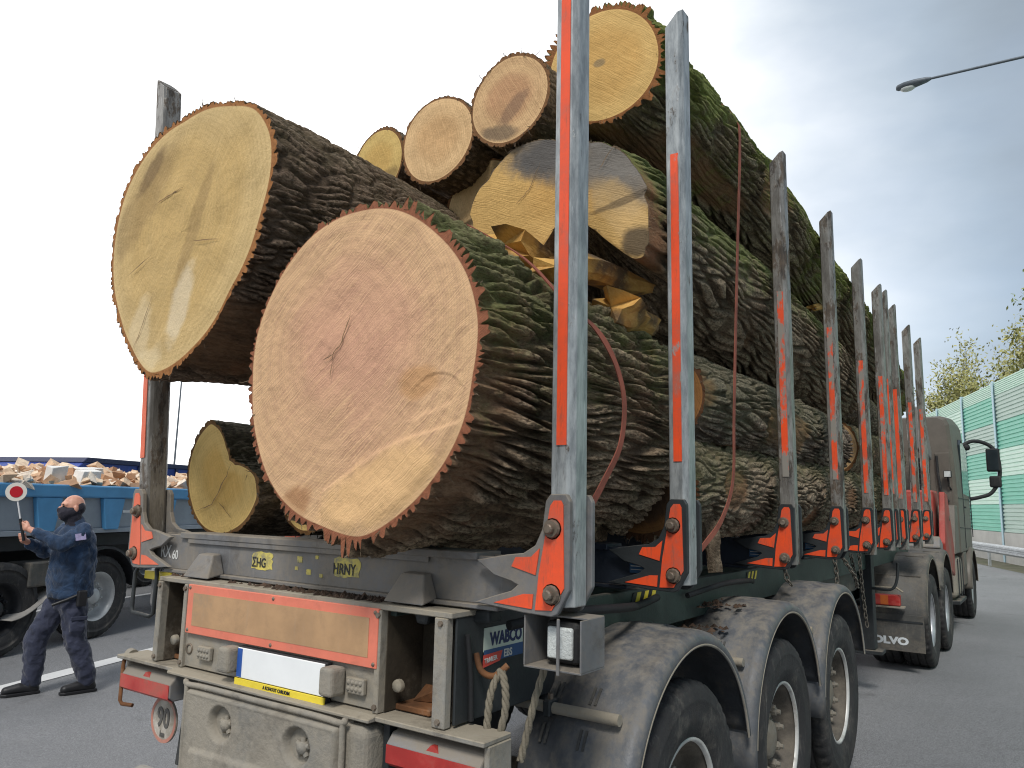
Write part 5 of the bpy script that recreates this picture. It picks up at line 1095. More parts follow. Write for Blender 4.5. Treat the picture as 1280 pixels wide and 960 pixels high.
# cab --------------------------------------------------------------------------
cy0, cy1 = 12.3, 14.75
def cabsec(y, inset=0.0, zt=3.36, zb=1.15):
    w = 1.22-inset
    return [(w, y, zb), (w, y, 2.05), (w-0.02, y, 2.6), (w-0.06, y, zt-0.14), (w-0.10, y, zt-0.04), (w-0.18, y, zt), (-(w-0.18), y, zt), (-(w-0.10), y, zt-0.04), (-(w-0.06), y, zt-0.14), (-(w-0.02), y, 2.6), (-w, y, 2.05), (-w, y, zb)]
secs = [cabsec(cy0, 0.05, 3.33), cabsec(cy0+0.06, 0.0, 3.36), cabsec(13.4, 0.0, 3.44), cabsec(14.2, 0.0, 3.42), cabsec(14.6, 0.02, 3.30), cabsec(14.85, 0.10, 3.02)]
mb = MB(); n = 12; v = [p for s in secs for p in s]
mb.add(v, [(i*n+k, i*n+(k+1) % n, (i+1)*n+(k+1) % n, (i+1)*n+k) for i in range(len(secs)-1) for k in range(n)]); mb.add(secs[0], [tuple(range(n))]); mb.add(secs[-1], [tuple(range(n-1, -1, -1))])
cab = mb.build('cab', M_CAB, TC, 0.012, 2)
# seams, door, window, grille on the rear wall
for sx in (1, -1):
    xw = 1.222
    MB().prism([(13.25, 2.10), (14.45, 2.06), (14.30, 2.92), (13.42, 3.05), (13.25, 2.95)], sx*(xw-0.09), sx*(xw-0.002), 'x').build('door_window', M_GLASS, cab, 0.01)
    MB().tube([(sx*xw, 13.15, 1.2), (sx*xw, 13.15, 2.05), (sx*(xw-0.03), 13.15, 2.6), (sx*(xw-0.09), 13.17, 3.1)], 0.009, 6).build('door_seam', M_DARK, cab)
    MB().tube([(sx*xw, 14.55, 1.35), (sx*xw, 14.52, 2.05), (sx*(xw-0.03), 14.45, 2.6)], 0.009, 6).build('door_seam', M_DARK, cab)
    MB().tube([(sx*xw, 12.4, 2.02), (sx*xw, 14.5, 2.02)], 0.008, 6).build('body_seam', M_DARK, cab)
    MB().tube([(sx*xw, 12.4, 1.55), (sx*xw, 14.5, 1.50)], 0.008, 6).build('body_seam', M_DARK, cab)
    MB().box(min(sx*1.222, sx*1.245), max(sx*1.222, sx*1.245), 13.25, 13.40, 1.86, 1.89).build('door_handle', M_DARK, cab, 0.004)
    # front wheel arch
    ga = guard_mesh('wheel_arch', sx*0.80, sx*1.275, TF, 0.56, 0.63, math.radians(2), math.radians(178), M_CAB, TC, drop=0.05)
    MB().prism([(12.65, 0.62), (13.12, 0.62), (13.12, 1.149), (12.65, 1.149)], sx*0.95, sx*1.22, 'x').build('step_panel', M_CAB, TC, 0.02, 2)
    MB().prism([(14.38, 0.40), (14.85, 0.40), (14.90, 1.149), (14.38, 1.149)], sx*0.80, sx*1.20, 'x').build('bumper_side', M_CAB, TC, 0.03, 2)
    tk = MB().box(min(sx*0.62, sx*1.20), max(sx*0.62, sx*1.20), 11.62, 12.6, 0.48, 1.10).build('fuel_tank', M_PLASTIC, TC, 0.10, 4)
    MB().box(min(sx*0.60, sx*1.225), max(sx*0.60, sx*1.225), 11.62, 12.62, 0.40, 0.46).build('side_skirt', M_DARK, TC, 0.01)
    for q in (11.8, 12.15, 12.45): MB().box(min(sx*1.20, sx*1.212), max(sx*1.20, sx*1.212), q, q+0.04, 0.50, 1.08).build('tank_strap', M_DARK, tk, 0.002)
    MB().prism([(11.62, 1.15), (12.3, 1.15), (12.3, 1.9), (11.95, 1.9)], sx*0.95, sx*1.205, 'x').build('side_fairing', M_CAB, TC, 0.02, 2)
MB().box(-1.0, 1.0, 14.86, 14.95, 0.42, 1.5).build('grille', M_DARK, cab, 0.03)
MB().prism([(14.80, 2.1), (14.85, 2.1), (14.80, 2.95), (14.76, 2.95)], -1.0, 1.0, 'x').build('windscreen', M_GLASS, cab)
for k in range(7):
    for j in range(4): MB().box(0.60+0.065*j, 0.65+0.065*j, cy0-0.012, cy0-0.002, 2.06+0.09*k, 2.13+0.09*k).build('grille_slot', M_INK, cab)
MB().box(0.55, 0.90, cy0-0.035, cy0-0.013, 1.95, 2.02).build('rear_ledge', M_CAB, cab, 0.005)
MB().box(0.93, 1.14, cy0-0.02, cy0-0.002, 1.85, 2.75).build('rear_panel', M_CAB, cab, 0.012, 2)
MB().tube([(0.96, cy0-0.05, 2.7), (0.97, cy0-0.07, 2.4), (1.0, cy0-0.07, 2.1), (1.1, cy0-0.05, 1.95)], 0.02, 8).build('rear_hose', M_BLACK, cab)
wl = MB().box(1.06, 1.17, cy0-0.19, cy0-0.10, 2.34, 2.45).build('work_lamp', M_BLACK, cab, 0.01, 2)
MB().box(1.07, 1.16, cy0-0.196, cy0-0.191, 2.35, 2.44).build('lens', M_CLEARLENS, wl)
MB().tube([(1.11, cy0-0.12, 2.34), (1.12, cy0-0.08, 2.2), (1.14, cy0-0.02, 2.15)], 0.015, 6).build('bracket', M_BLACK, wl)
# bright folded crane boom behind the cab
MB().prism([(11.35, 2.75), (12.15, 2.62), (12.22, 2.78), (11.5, 3.42), (11.2, 3.40)], 0.78, 0.90, 'x').build('crane_elbow', M_GREYLENS, TC, 0.02, 2)
MB().tube([(0.84, 11.3, 3.35), (0.84, 12.1, 2.75)], 0.05, 12).build('crane_cylinder', M_RIMS, TC)
# mirrors
for sx in (1, -1):
    mr_ = MB().tube(smoothpath([(sx*1.12, 14.62, 3.02), (sx*1.30, 14.72, 3.12), (sx*1.50, 14.80, 3.08), (sx*1.64, 14.82, 2.95), (sx*1.70, 14.82, 2.7), (sx*1.68, 14.82, 2.40), (sx*1.55, 14.78, 2.16), (sx*1.38, 14.70, 2.08), (sx*1.22, 14.62, 2.04)], 6), 0.035, 10).build('mirror_arm', M_BLACK, TC)
    MB().box(min(sx*1.50, sx*1.72), max(sx*1.50, sx*1.72), 14.74, 14.88, 2.55, 2.98).build('mirror_head', M_BLACK, mr_, 0.03, 3)
    MB().box(min(sx*1.525, sx*1.695), max(sx*1.525, sx*1.695), 14.735, 14.7395, 2.58, 2.95).build('glass', M_GLASS, mr_, 0.0)
    MB().box(min(sx*1.53, sx*1.72), max(sx*1.53, sx*1.72), 14.74, 14.88, 2.26, 2.47).build('mirror_head', M_BLACK, mr_, 0.03, 3)
    MB().lathe([(0, -0.06), (0.05, -0.05), (0.07, 0.0), (0.05, 0.05), (0, 0.06)], (sx*1.20, 14.66, 3.0), 'z', 12).build('mirror_joint', M_BLACK, mr_)

# ------------------------------------------------------------------ blue tipper on the next lane
M_BLUE = mat('tipper_blue', sr(78, 142, 188), 0.5, 0, var=0.12, vscale=2, dust=0.24, dscale=1.5, dustcol=sr(150, 156, 160))
M_BLUEG = mat('tipper_dusty_grey', sr(146, 154, 162), 0.6, 0, var=0.12, vscale=2, dust=0.3, dscale=1.5, dustcol=sr(150, 150, 148))
M_TIPDARK = mat('tipper_chassis', sr(34, 36, 40), 0.6, 0, dust=0.2)
M_TIPWHEEL = mat('tipper_rim', sr(190, 192, 192), 0.45, 0.2, dust=0.3)
TW = Vector((-7.4, 3.0, 0)); TRZ = math.atan2(RU.y, RU.x)
BT = thing('tipper_truck', 'blue tipper truck heaped with rubble, driving past behind the officer', 'truck', TW, TRZ)
# local x = along the road, local y = away from us (left)
bed = MB(); x0, x1, y0, y1 = -4.2, 6.2, 0.02, 2.45; zb, zt = 1.36, 1.89
bed.box(x0, x1, y0+0.05, y0+0.09, zb, zt-0.15); bed.box(x0, x1, y1-0.09, y1-0.05, zb, zt-0.15); bed.box(x0, x0+0.05, y0+0.09, y1-0.09, zb, zt-0.15); bed.box(x1-0.05, x1, y0+0.09, y1-0.09, zb, zt-0.15); bed.box(x0, x1, y0+0.02, y1-0.02, zb-0.06, zb-0.002)
bedo = bed.build('bed', M_BLUEG, BT, 0.005)
for ya, yb in ((y0-0.02, y0+0.10), (y1-0.10, y1+0.02)): MB().box(x0-0.02, x1+0.02, ya, yb, zt-0.155, zt).build('top_rail', M_BLUE, bedo, 0.02, 2)
for k in range(10):
    xx = x0+0.25+k*1.02
    MB().prism([(xx, zb-0.02), (xx+0.22, zb-0.02), (xx+0.30, zt-0.156), (xx-0.08, zt-0.156)], y0-0.015, y0+0.05).build('rib', M_BLUE, bedo, 0.008)
    MB().prism([(xx, zb-0.02), (xx+0.22, zb-0.02), (xx+0.30, zt-0.156), (xx-0.08, zt-0.156)], y1-0.05, y1+0.015).build('rib', M_BLUE, bedo, 0.008)
for q in (-0.55, 0.62): MB().box(q-0.15, q+0.25, y0+0.044, y0+0.0498, 1.55, 1.585).build('side_reflector', M_WHITE, bedo)
MB().box(-4.2, 7.0, 0.75, 1.05, 0.85, 1.29).build('chassis', M_TIPDARK, BT, 0.01); MB().box(-4.2, 7.0, 1.45, 1.75, 0.85, 1.29).build('chassis', M_TIPDARK, BT, 0.01)
MB().box(-4.2, 3.4, 0.20, 0.75, 1.12, 1.29).build('underbody', M_TIPDARK, BT, 0.01)
def loc_wheel(parent, x, y, r, side, rm):
    """wheel turning about local y, built from the x-axis wheel"""
    w = wheel(parent, 0, 0, r, side, rm, 0.10, 0.15, hub=0.12)
    w.rotation_euler = (0, 0, PI/2); w.location = (x, y, 0); return w
for x in (0.15, -1.25, 7.7):
    loc_wheel(BT, x, 0.18, 0.51, -1, M_TIPWHEEL if x > 0 else M_TIPDARK); loc_wheel(BT, x, 2.28, 0.51, 1, M_TIPWHEEL)
    MB().tube([(x, 0.3, 0.51), (x, 2.2, 0.51)], 0.08, 10).build('axle', M_TIPDARK, BT)
M_FLAP = mat('tipper_mudguard', sr(150, 146, 140), 0.7, 0, dust=0.3)
def arc_guard(xc, r, a0, a1, m, parent, w0=-0.02, w1=0.42, zc=0.53):
    A = np.linspace(math.radians(a0), math.radians(a1), 26); V = np.zeros((26, 3, 3))
    for i, a in enumerate(A):
        for k, (yy, dr) in enumerate(((w0, -0.03), (w0, 0.0), (w1, 0.0))): V[i, k] = (xc+(r+dr)*math.cos(a), yy, zc+(r+dr)*math.sin(a))
    g = grid_mesh('mudguard', V, 3, 26, False, m, parent, None, False); md = g.modifiers.new('t', 'SOLIDIFY'); md.thickness = 0.012; return g
arc_guard(0.15, 0.60, 8, 150, M_TIPDARK, BT)
# curved pale mudguard sheet between the axles
V = np.zeros((14, 2, 3))
for i in range(14):
    t = i/13; V[i, :, 0] = -0.42-0.75*t**0.8; V[i, :, 2] = 0.72-0.32*math.sin(t*PI/2)**1.2+0.0*t; V[i, 0, 1] = -0.05; V[i, 1, 1] = 0.45
g = grid_mesh('mud_flap', V, 2, 14, False, M_FLAP, BT, None, True); md = g.modifiers.new('t', 'SOLIDIFY'); md.thickness = 0.012
MB().box(-0.95, -0.35, 0.0, 0.35, 0.72, 1.0).build('battery_box', M_TGUARD, BT, 0.02, 2)
for q in (-0.72, -0.45): MB().tube([(q, -0.02, 0.98), (q+0.12, -0.02, 1.08), (q+0.25, -0.01, 1.02)], 0.022, 8).build('pipe', M_GALV, BT)
MB().tube([(-0.6, -0.03, 0.95), (-0.66, -0.03, 0.80)], 0.016, 8).build('pipe', M_GALV, BT)
# cab of the tipper, ahead behind the log load
cb = MB().prism([(6.5, 0.7), (8.5, 0.7), (8.55, 1.5), (8.35, 2.3), (7.9, 2.45), (6.55, 2.45)], 0.02, 2.45, 'y').build('cab', M_BLUE, BT, 0.05, 3)
MB().prism([(7.3, 1.6), (8.3, 1.6), (8.15, 2.2), (7.35, 2.2)], 0.012, 0.03, 'y').build('door_window', M_GLASS, cb)
# rubble load: too many broken pieces to count
def rubble_mat():
    m, nt, p = newmat('rubble')
    a = N(nt, 'ShaderNodeAttribute', attribute_name='tone').outputs['Fac']; n = noise(nt, 20, 5)
    r = N(nt, 'ShaderNodeValToRGB'); e = r.color_ramp.elements; e[0].position = 0; e[0].color = rgba(sr(190, 150, 118)); e[1].position = 1; e[1].color = rgba(sr(232, 226, 216))
    for pz, c in ((0.18, sr(220, 190, 158)), (0.42, sr(236, 214, 186)), (0.68, sr(208, 172, 138)), (0.8, sr(242, 232, 216))): q = e.new(pz); q.color = rgba(c)
    r.color_ramp.interpolation = 'CONSTANT'
    nt.links.new(a, r.inputs['Fac']); c = mix(nt, ramp(nt, n, 0.3, 0.7, 0, 0.4), r.outputs['Color'], sr(150, 120, 100)); nt.links.new(c, p.inputs['Base Color']); p.inputs['Roughness'].default_value = 0.9; bump(nt, p, n, 0.4, 0.01); return m
rnd = random.Random(12); mb = MB(); tone = []
def block(c, sx_, sy_, sz_, rnd, t):
    E_ = Matrix.Rotation(rnd.uniform(0, PI), 3, 'Z')@Matrix.Rotation(rnd.uniform(-0.6, 0.6), 3, 'X')@Matrix.Rotation(rnd.uniform(-0.6, 0.6), 3, 'Y')
    vs = [E_@Vector((a*sx_*rnd.uniform(0.7, 1.2), b*sy_*rnd.uniform(0.7, 1.2), d*sz_*rnd.uniform(0.7, 1.2)))+Vector(c) for a in (-1, 1) for b in (-1, 1) for d in (-1, 1)]
    mb.add(vs, [(0, 1, 3, 2), (4, 6, 7, 5), (0, 4, 5, 1), (2, 3, 7, 6), (0, 2, 6, 4), (1, 5, 7, 3)]); tone.extend([t]*8)
for k in range(2300):
    x = rnd.uniform(-4.0, 5.0); y = rnd.uniform(0.18, 2.3); prof_ = 0.30*math.sin(PI*min(1, max(0, (y-0.05)/2.4)))**0.5+0.05*math.sin(x*2.1)+0.04*math.sin(x*5.3+1)
    z = zt-0.14+prof_*rnd.uniform(0.5, 1.05)+ (0.05 if x < -0.3 else 0.0); s = rnd.uniform(0.03, 0.12); block((x, y, z), s*rnd.uniform(1.0, 2.6), s*rnd.uniform(0.5, 0.9), s*rnd.uniform(0.2, 0.5), rnd, rnd.random())
me = mb.mesh('rubble', recalc=False); at = me.attributes.new('tone', 'FLOAT', 'POINT'); at.data.foreach_set('value', np.array(tone, dtype=np.float32)); me.materials.append(rubble_mat())
ro = link('rubble', me); ro.location = TW; ro.rotation_euler = (0, 0, TRZ); tag(ro, 'heap of broken brick and timber filling the blue tipper', None, None, 'stuff')
def local_pt(x, y, z): return TW+RU*x+Vector((-RN.x, -RN.y, 0))*y+Vector((0, 0, z))
M_SLAB = mat('white_slab', (0.78, 0.76, 0.72), 0.8, 0, var=0.1, bmp=0.2)
for lab, x, y, s in (('tall white plaster slab standing in the rubble above the officer', -0.50, 0.25, (0.14, 0.05, 0.13)), ('broad white plaster slab in the rubble, right of the tall one', 0.02, 0.28, (0.19, 0.07, 0.10)), ('flat white board lying on the rubble nearest the dark blue truck', 0.30, 0.55, (0.24, 0.10, 0.04))):
    m2 = MB(); rr = random.Random(lab); vs = [(a*s[0]*rr.uniform(0.8, 1.1), b*s[1]*rr.uniform(0.8, 1.1), d*s[2]*rr.uniform(0.8, 1.15)) for a in (-1, 1) for b in (-1, 1) for d in (-1, 1)]
    m2.add(vs, [(0, 1, 3, 2), (4, 6, 7, 5), (0, 4, 5, 1), (2, 3, 7, 6), (0, 2, 6, 4), (1, 5, 7, 3)])
    o = m2.build('plaster_slab', M_SLAB, None, 0.008, 2); o.location = local_pt(x, y, zt+0.10 if s[2] > 0.05 else zt+0.20); o.rotation_euler = (0.1, -0.05, TRZ+0.1); tag(o, lab, 'slab', 'white slabs in the rubble')
# dark blue truck one lane further
M_DB = mat('dark_blue_side', sr(58, 78, 150), 0.5, 0, var=0.1, dust=0.1); M_DB2 = mat('dark_blue_rail', sr(40, 46, 78), 0.5, 0, var=0.1, dust=0.1)
DT = thing('box_truck', 'dark blue truck body showing above the rubble of the blue tipper', 'truck', TW+Vector((-RN.x, -RN.y, 0))*3.4+RU*3.0, TRZ)
MB().prism([(0.0, 1.2), (6.5, 1.2), (6.5, 2.36), (0.25, 2.36), (0.0, 2.15)], 0.0, 2.4, 'y').build('body', M_DB, DT, 0.01)
MB().prism([(0.20, 2.345), (6.55, 2.345), (6.55, 2.44), (0.30, 2.44)], -0.03, 2.43, 'y').build('top_rail', M_DB2, DT, 0.01)
for q in range(6): MB().box(0.5+q*1.1, 0.58+q*1.1, -0.03, 0.0, 1.2, 2.34).build('rib', M_DB2, DT, 0.004)
MB().box(0, 6.5, 0.7, 1.7, 0.8, 1.19).build('chassis', M_TIPDARK, DT, 0.01)
for x in (0.9, 2.2, 5.6): loc_wheel(DT, x, 0.18, 0.51, -1, M_TIPWHEEL); loc_wheel(DT, x, 2.22, 0.51, 1, M_TIPWHEEL)
#@@PERSON
# ------------------------------------------------------------------ the officer
def cloth(name, c1, c2, fold=0.6, sc=9):
    m, nt, p = newmat(name)
    n = noise(nt, sc, 4, 0.55, dist=1.2, stretch=(1, 1, 0.8)); n2 = noise(nt, 220, 2)
    c = mix(nt, ramp(nt, n, 0.3, 0.7), c1, c2); nt.links.new(c, p.inputs['Base Color']); p.inputs['Roughness'].default_value = 0.8
    p.inputs['Sheen Weight'].default_value = 0.15
    bump(nt, p, mth(nt, 'ADD', n, mth(nt, 'MULTIPLY', n2, 0.04)), fold, 0.05); return m
M_JACKET = cloth('navy_jacket', sr(22, 42, 66), sr(32, 60, 92)); M_TROUS = cloth('dark_trousers', sr(36, 41, 60), sr(48, 53, 74), 0.45, 8)
M_BOOT = mat('black_boot', (0.012, 0.012, 0.014), 0.5, 0, dust=0.12); M_GAITER = cloth('black_gaiter', sr(24, 22, 34), sr(34, 32, 46), 0.4, 14)
M_BELT = mat('black_belt', (0.014, 0.014, 0.016), 0.5, 0)
def skinmat():
    m, nt, p = newmat('skin'); n = noise(nt, 18, 4); c = mix(nt, ramp(nt, n, 0.3, 0.7), sr(214, 162, 138), sr(196, 138, 116)); nt.links.new(c, p.inputs['Base Color']); p.inputs['Roughness'].default_value = 0.5; p.inputs['Subsurface Weight'].default_value = 0.05
    return m
M_SKIN = skinmat()
def limb(mb, pts, n=14):
    """tapered chain: pts = (x, y, z, r[, ry])"""
    for (a, b) in zip(pts[:-1], pts[1:]):
        p0, p1 = Vector(a[:3]), Vector(b[:3]); mb.tube([p0, (p0+p1)/2, p1], 0.1, n, True, [a[3], (a[3]+b[3])/2, b[3]])
    for a in pts: ball(mb, a[:3], (a[3],)*3)
def ball(mb, c, r, n=14, rot=None):
    v = []; f = []; m = 9
    for i in range(m+1):
        t = PI*i/m
        for k in range(n):
            a = 2*PI*k/n; q = Vector((math.sin(t)*math.cos(a)*r[0], math.sin(t)*math.sin(a)*r[1], math.cos(t)*r[2]))
            if rot is not None: q = rot@q
            v.append(Vector(c)+q)
    f = [(i*n+k, i*n+(k+1) % n, (i+1)*n+(k+1) % n, (i+1)*n+k) for i in range(m) for k in range(n)]
    mb.add(v, f, True)
def fuse(mb, name, m, parent, voxel=0.014, smooth=6, factor=0.5):
    me = bpy.data.meshes.new(name); me.from_pydata(mb.v, [], mb.f); me.materials.append(m); o = link(name, me, parent)
    md = o.modifiers.new('fuse', 'REMESH'); md.mode = 'VOXEL'; md.voxel_size = voxel; md.use_smooth_shade = True
    if smooth: sm = o.modifiers.new('smooth', 'SMOOTH'); sm.iterations = smooth; sm.factor = factor
    return o
PO = Vector((-5.01, 1.53, 0)); PRZ = 2.98
PS = thing('person', 'bald officer in navy jacket and black neck gaiter, stepping forward with a raised signal paddle', 'person', PO, PRZ)
# facing +y; his left is -x (towards us)
FL = Vector((-0.11, -0.20, 0.0)); FR = Vector((0.13, 0.20, 0.0))
# skin: head and hands in one continuous body under the clothes
mb = MB()
limb(mb, [(0, -0.05, 1.10, 0.12), (0, -0.04, 1.38, 0.10), (0, -0.01, 1.50, 0.058), (0, 0.01, 1.58, 0.062)])
HC = Vector((0, 0.025, 1.655))
ball(mb, HC+Vector((0, -0.012, 0.018)), (0.075, 0.096, 0.098)); ball(mb, HC+Vector((0, 0.035, -0.035)), (0.060, 0.062, 0.078)); ball(mb, HC+Vector((0, 0.062, 0.028)), (0.056, 0.032, 0.030))
ball(mb, HC+Vector((0, 0.103, -0.012)), (0.014, 0.020, 0.026)); ball(mb, HC+Vector((0, 0.083, -0.085)), (0.030, 0.025, 0.028))
for sx in (-1, 1): ball(mb, HC+Vector((sx*0.077, -0.012, -0.012)), (0.012, 0.022, 0.033))
# shoulders, arms and hands; both hands reach forward to the paddle grip
SHL, SHR = Vector((-0.185, -0.03, 1.43)), Vector((0.185, 0.0, 1.43))
EL, ER = Vector((-0.25, 0.16, 1.33)), Vector((0.20, 0.16, 1.25)); HL, HR = Vector((-0.07, 0.39, 1.47)), Vector((0.03, 0.38, 1.36))
for S_, E_, H_ in ((SHL, EL, HL), (SHR, ER, HR)):
    limb(mb, [(0, -0.04, 1.38, 0.09), (*S_, 0.05), (*E_, 0.04), (*(E_.lerp(H_, 0.9)), 0.028)])
def hand(mb, W_, d, up, side, curl=1.0):
    """palm from the wrist along d, fingers curled round a grip lying along up; side: thumb side sign"""
    d = d.normalized(); s = d.cross(up).normalized()*side
    P = W_+d*0.045
    for k in range(4):
        o = up*(0.030-0.02*k); b = P+d*0.035+o; ln = (0.030, 0.034, 0.032, 0.026)[k]
        k1 = b+d*ln+s*0.006; k2 = k1+s*0.030-d*0.004; k3 = k2-d*0.024+s*0.006
        limb(mb, [(*(W_+d*0.02+o*0.6), 0.013), (*b, 0.0105), (*k1, 0.0095), (*k2, 0.0088), (*k3, 0.0078)], 8)
    t0 = W_+d*0.02+up*0.018; t1 = t0+d*0.02+up*0.028+s*0.016; t2 = t1+d*0.026+s*0.020; limb(mb, [(*t0, 0.014), (*t1, 0.012), (*t2, 0.0095)], 8)
    ball(mb, P, (0.026, 0.026, 0.030))
UP = Vector((0.05, 0.22, 0.97)).normalized()
hand(mb, EL.lerp(HL, 0.88), (HL-EL), UP, 1); hand(mb, ER.lerp(HR, 0.88), (HR-ER), UP, -1)
body = fuse(mb, 'body', M_SKIN, PS, 0.0065, 4, 0.4)
mb = MB()
for sx in (-1, 1): ball(mb, HC+Vector((sx*0.030, 0.083, 0.014)), (0.011, 0.009, 0.007), 10)
mb.build('eyes', mat('eye_dark', (0.03, 0.025, 0.02), 0.2, 0, bmp=0), PS)
mb = MB()
for sx in (-1, 1): ball(mb, HC+Vector((sx*0.031, 0.090, 0.031)), (0.019, 0.006, 0.004), 10)
mb.build('eyebrows', mat('brow_hair', (0.06, 0.035, 0.02), 0.8, 0, bmp=0), PS)
# neck gaiter over nose, jaw, ears and neck
mb = MB()
limb(mb, [(0, -0.02, 1.46, 0.090), (0, 0.0, 1.53, 0.076), (0, 0.015, 1.58, 0.078)])
ball(mb, HC+Vector((0, 0.008, -0.040)), (0.090, 0.104, 0.066), rot=Matrix.Rotation(-0.35, 3, 'X')); ball(mb, HC+Vector((0, 0.042, -0.050)), (0.072, 0.080, 0.078)); ball(mb, HC+Vector((0, 0.108, -0.022)), (0.022, 0.024, 0.026)); ball(mb, HC+Vector((0, -0.050, 0.0)), (0.084, 0.062, 0.070), rot=Matrix.Rotation(-0.3, 3, 'X')); ball(mb, HC+Vector((0, 0.02, -0.02)), (0.083, 0.075, 0.040), rot=Matrix.Rotation(-0.28, 3, 'X'))
fuse(mb, 'neck_gaiter', M_GAITER, PS, 0.007, 4, 0.4)
# jacket
mb = MB()
loft = [(0.84, 0.19, 0.155, -0.03), (0.86, 0.205, 0.165, -0.03), (0.95, 0.20, 0.165, -0.03), (1.02, 0.205, 0.170, -0.025), (1.12, 0.212, 0.172, -0.025), (1.24, 0.215, 0.165, -0.03), (1.34, 0.212, 0.150, -0.035), (1.42, 0.185, 0.125, -0.035), (1.47, 0.12, 0.10, -0.03)]
n = 28; mb.add([(math.cos(2*PI*k/n)*rx*1.08, yy+math.sin(2*PI*k/n)*ry*1.14, z) for z, rx, ry, yy in loft for k in range(n)], [(i*n+k, i*n+(k+1) % n, (i+1)*n+(k+1) % n, (i+1)*n+k) for i in range(len(loft)-1) for k in range(n)]+[tuple(range(n-1, -1, -1)), tuple((len(loft)-1)*n+k for k in range(n))])
for S_, E_, H_, in ((SHL, EL, HL), (SHR, ER, HR)):
    M_ = E_.lerp(H_, 0.72); limb(mb, [(S_.x*0.75, S_.y, S_.z-0.02, 0.088), (*S_, 0.088), (*(S_.lerp(E_, 0.55)), 0.076), (*E_, 0.068), (*(E_.lerp(H_, 0.45)), 0.058), (*M_, 0.048)])
limb(mb, [(0, -0.03, 1.44, 0.105), (0, -0.02, 1.505, 0.088)])
jacket = fuse(mb, 'jacket', M_JACKET, PS, 0.013, 5)
tx = bpy.data.textures.new('folds', 'CLOUDS'); tx.noise_scale = 0.085; tx.noise_depth = 2
dm = jacket.modifiers.new('folds', 'DISPLACE'); dm.texture = tx; dm.strength = 0.04; dm.mid_level = 0.5
MB().tube([(0.01, 0.140, 0.88), (0.01, 0.149, 1.1), (0.01, 0.140, 1.25), (0.01, 0.100, 1.41)], 0.006, 6).build('zip', M_BELT, jacket)
MB().prism([(-0.045, -0.03), (0.045, -0.03), (0.045, 0.03), (-0.045, 0.03)], -0.003, 0.003, 'y').build('arm_patch', mat('patch', sr(176, 168, 206), 0.8, 0, var=0.15, vscale=30), jacket)
ap = [o for o in jacket.children if o.name.startswith('arm_patch')][0]; ap.location = (-0.285, 0.015, 1.40); ap.rotation_euler = (0.15, 0.12, PI/2+0.15)
# trousers with bulky cargo pockets
mb = MB()
ball(mb, (0, -0.03, 0.88), (0.175, 0.140, 0.12), 18); ball(mb, (0, -0.035, 0.80), (0.165, 0.135, 0.11), 18)
HPL, HPR = Vector((-0.09, -0.04, 0.83)), Vector((0.09, 0.0, 0.83)); KL, KR = Vector((-0.115, -0.08, 0.47)), Vector((0.13, 0.17, 0.48)); AL, AR = FL+Vector((0, -0.02, 0.12)), FR+Vector((0, -0.03, 0.12))
for H_, K_, A_ in ((HPL, KL, AL), (HPR, KR, AR)):
    limb(mb, [(*H_, 0.118), (*(H_.lerp(K_, 0.5)), 0.108), (*K_, 0.092), (*(K_.lerp(A_, 0.5)), 0.088), (*A_, 0.078)])
ball(mb, (-0.205, -0.06, 0.60), (0.035, 0.075, 0.085), 12); ball(mb, (0.215, 0.09, 0.62), (0.035, 0.075, 0.085), 12)
tr = fuse(mb, 'trousers', M_TROUS, PS, 0.013, 5)
dm = tr.modifiers.new('folds', 'DISPLACE'); dm.texture = tx; dm.strength = 0.045; dm.mid_level = 0.5
MB().box(-0.232, -0.222, -0.13, 0.01, 0.655, 0.69).build('pocket_flap', M_TROUS, tr, 0.006)
# boots
for F_, toe, pitch in ((FL, Vector((0.0, 1, 0)), 0.0), (FR, Vector((0.10, 1, 0)), 0.10)):
    mb = MB(); t = toe.normalized()
    limb(mb, [(F_.x, F_.y-0.03, 0.17, 0.058), (F_.x, F_.y-0.03, 0.075, 0.056)])
    limb(mb, [(*(F_-t*0.055+Vector((0, 0, 0.045))), 0.045), (*(F_+t*0.06+Vector((0, 0, 0.055))), 0.048), (*(F_+t*0.16+Vector((0, 0, 0.042))), 0.040)])
    b = fuse(mb, 'boot', M_BOOT, PS, 0.009, 4, 0.4)
    MB().prism([(F_.x+a, F_.y+c) for a, c in ((-0.042, -0.10), (0.042, -0.10), (0.048, 0.05), (0.045, 0.17), (0.02, 0.205), (-0.02, 0.205), (-0.045, 0.17), (-0.048, 0.05))], 0.0, 0.024, 'z').build('sole', M_BELT, b, 0.004)
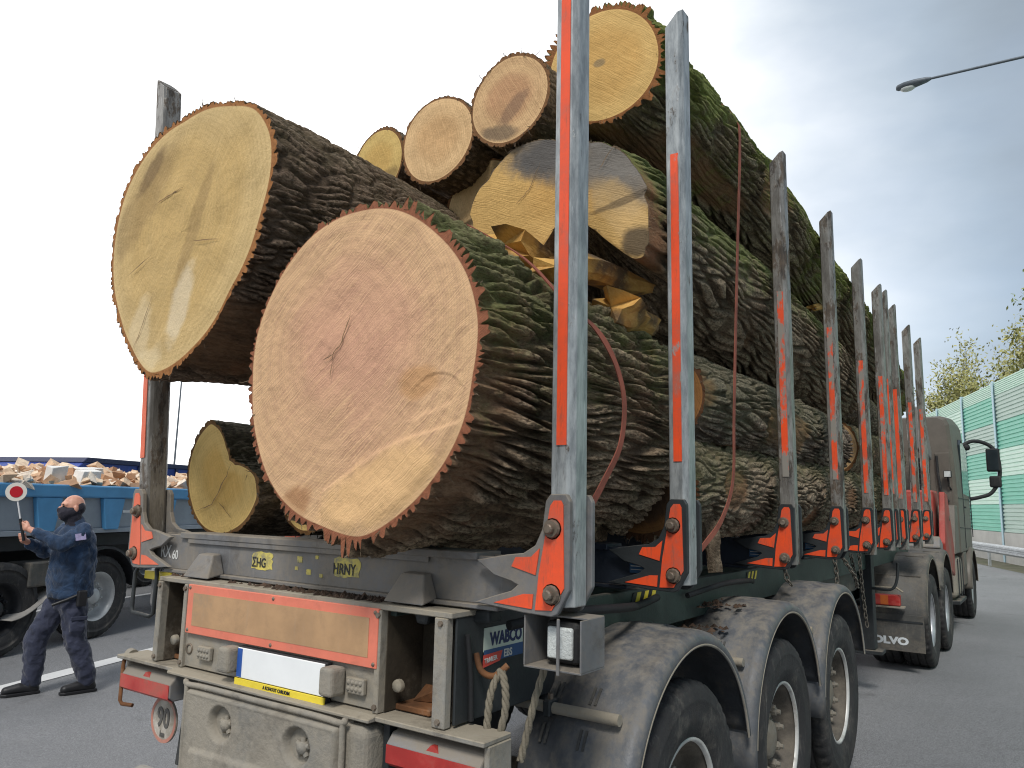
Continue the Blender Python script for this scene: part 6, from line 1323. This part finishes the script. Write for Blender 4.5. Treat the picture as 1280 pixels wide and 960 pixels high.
# belt with baton and pouch
mb = MB(); mb.lathe([(0.150, -0.025), (0.158, -0.022), (0.158, 0.022), (0.150, 0.025)], (0, 0, 0), 'z', 32); mb.v = [(a*1.31, b*1.09-0.03, c+0.86) for a, b, c in mb.v]; bl = mb.build('belt', M_BELT, PS)
MB().box(-0.265, -0.212, -0.10, -0.02, 0.78, 0.92).build('pouch', M_BELT, bl, 0.012, 2)
MB().tube([(-0.225, -0.06, 0.89), (-0.21, 0.06, 0.84), (-0.18, 0.16, 0.80)], 0.014, 8).build('baton', M_BELT, bl)
# the paddle he holds is a thing of its own
gL = EL.lerp(HL, 0.88)+(HL-EL).normalized()*0.10
def p2w(v): return PO+Matrix.Rotation(PRZ, 3, 'Z')@Vector(v)
SPo = p2w(gL-UP*0.14)
SP = thing('signal_paddle', 'round red and white signal paddle held up by the officer', 'signal paddle', SPo, PRZ)
MB().tube([(0, 0, 0), UP*0.10, UP*0.20], 0.013, 10).build('handle', M_BELT, SP)
MB().tube([UP*0.20, UP*0.36], 0.007, 8).build('stem', M_WHITE, SP)
top = UP*0.44; fx = Vector((-1, 0.15, 0.05)).normalized()
def disc_part(r0, r1, off, th, m, name, parent):
    mb = MB(); u = fx.orthogonal().normalized(); w_ = fx.cross(u); n = 40; pr = [(r0, off), (r1, off), (r1, off-th), (r0, off-th), (r0, off)]
    v = [top+fx*o+(u*math.cos(2*PI*k/n)+w_*math.sin(2*PI*k/n))*r for r, o in pr for k in range(n)]
    mb.add(v, [(i*n+k, i*n+(k+1) % n, (i+1)*n+(k+1) % n, (i+1)*n+k) for i in range(4) for k in range(n)]); return mb.build(name, m, parent)
M_PADW = mat('paddle_white', (0.78, 0.74, 0.66), 0.5, 0, var=0.04, bmp=0); M_PADR = mat('paddle_red', sr(190, 30, 44), 0.4, 0, var=0.06, bmp=0)
disc_part(0.050, 0.082, 0.008, 0.016, M_PADW, 'white_ring', SP); disc_part(0.001, 0.050, 0.011, 0.022, M_PADR, 'red_disc', SP)
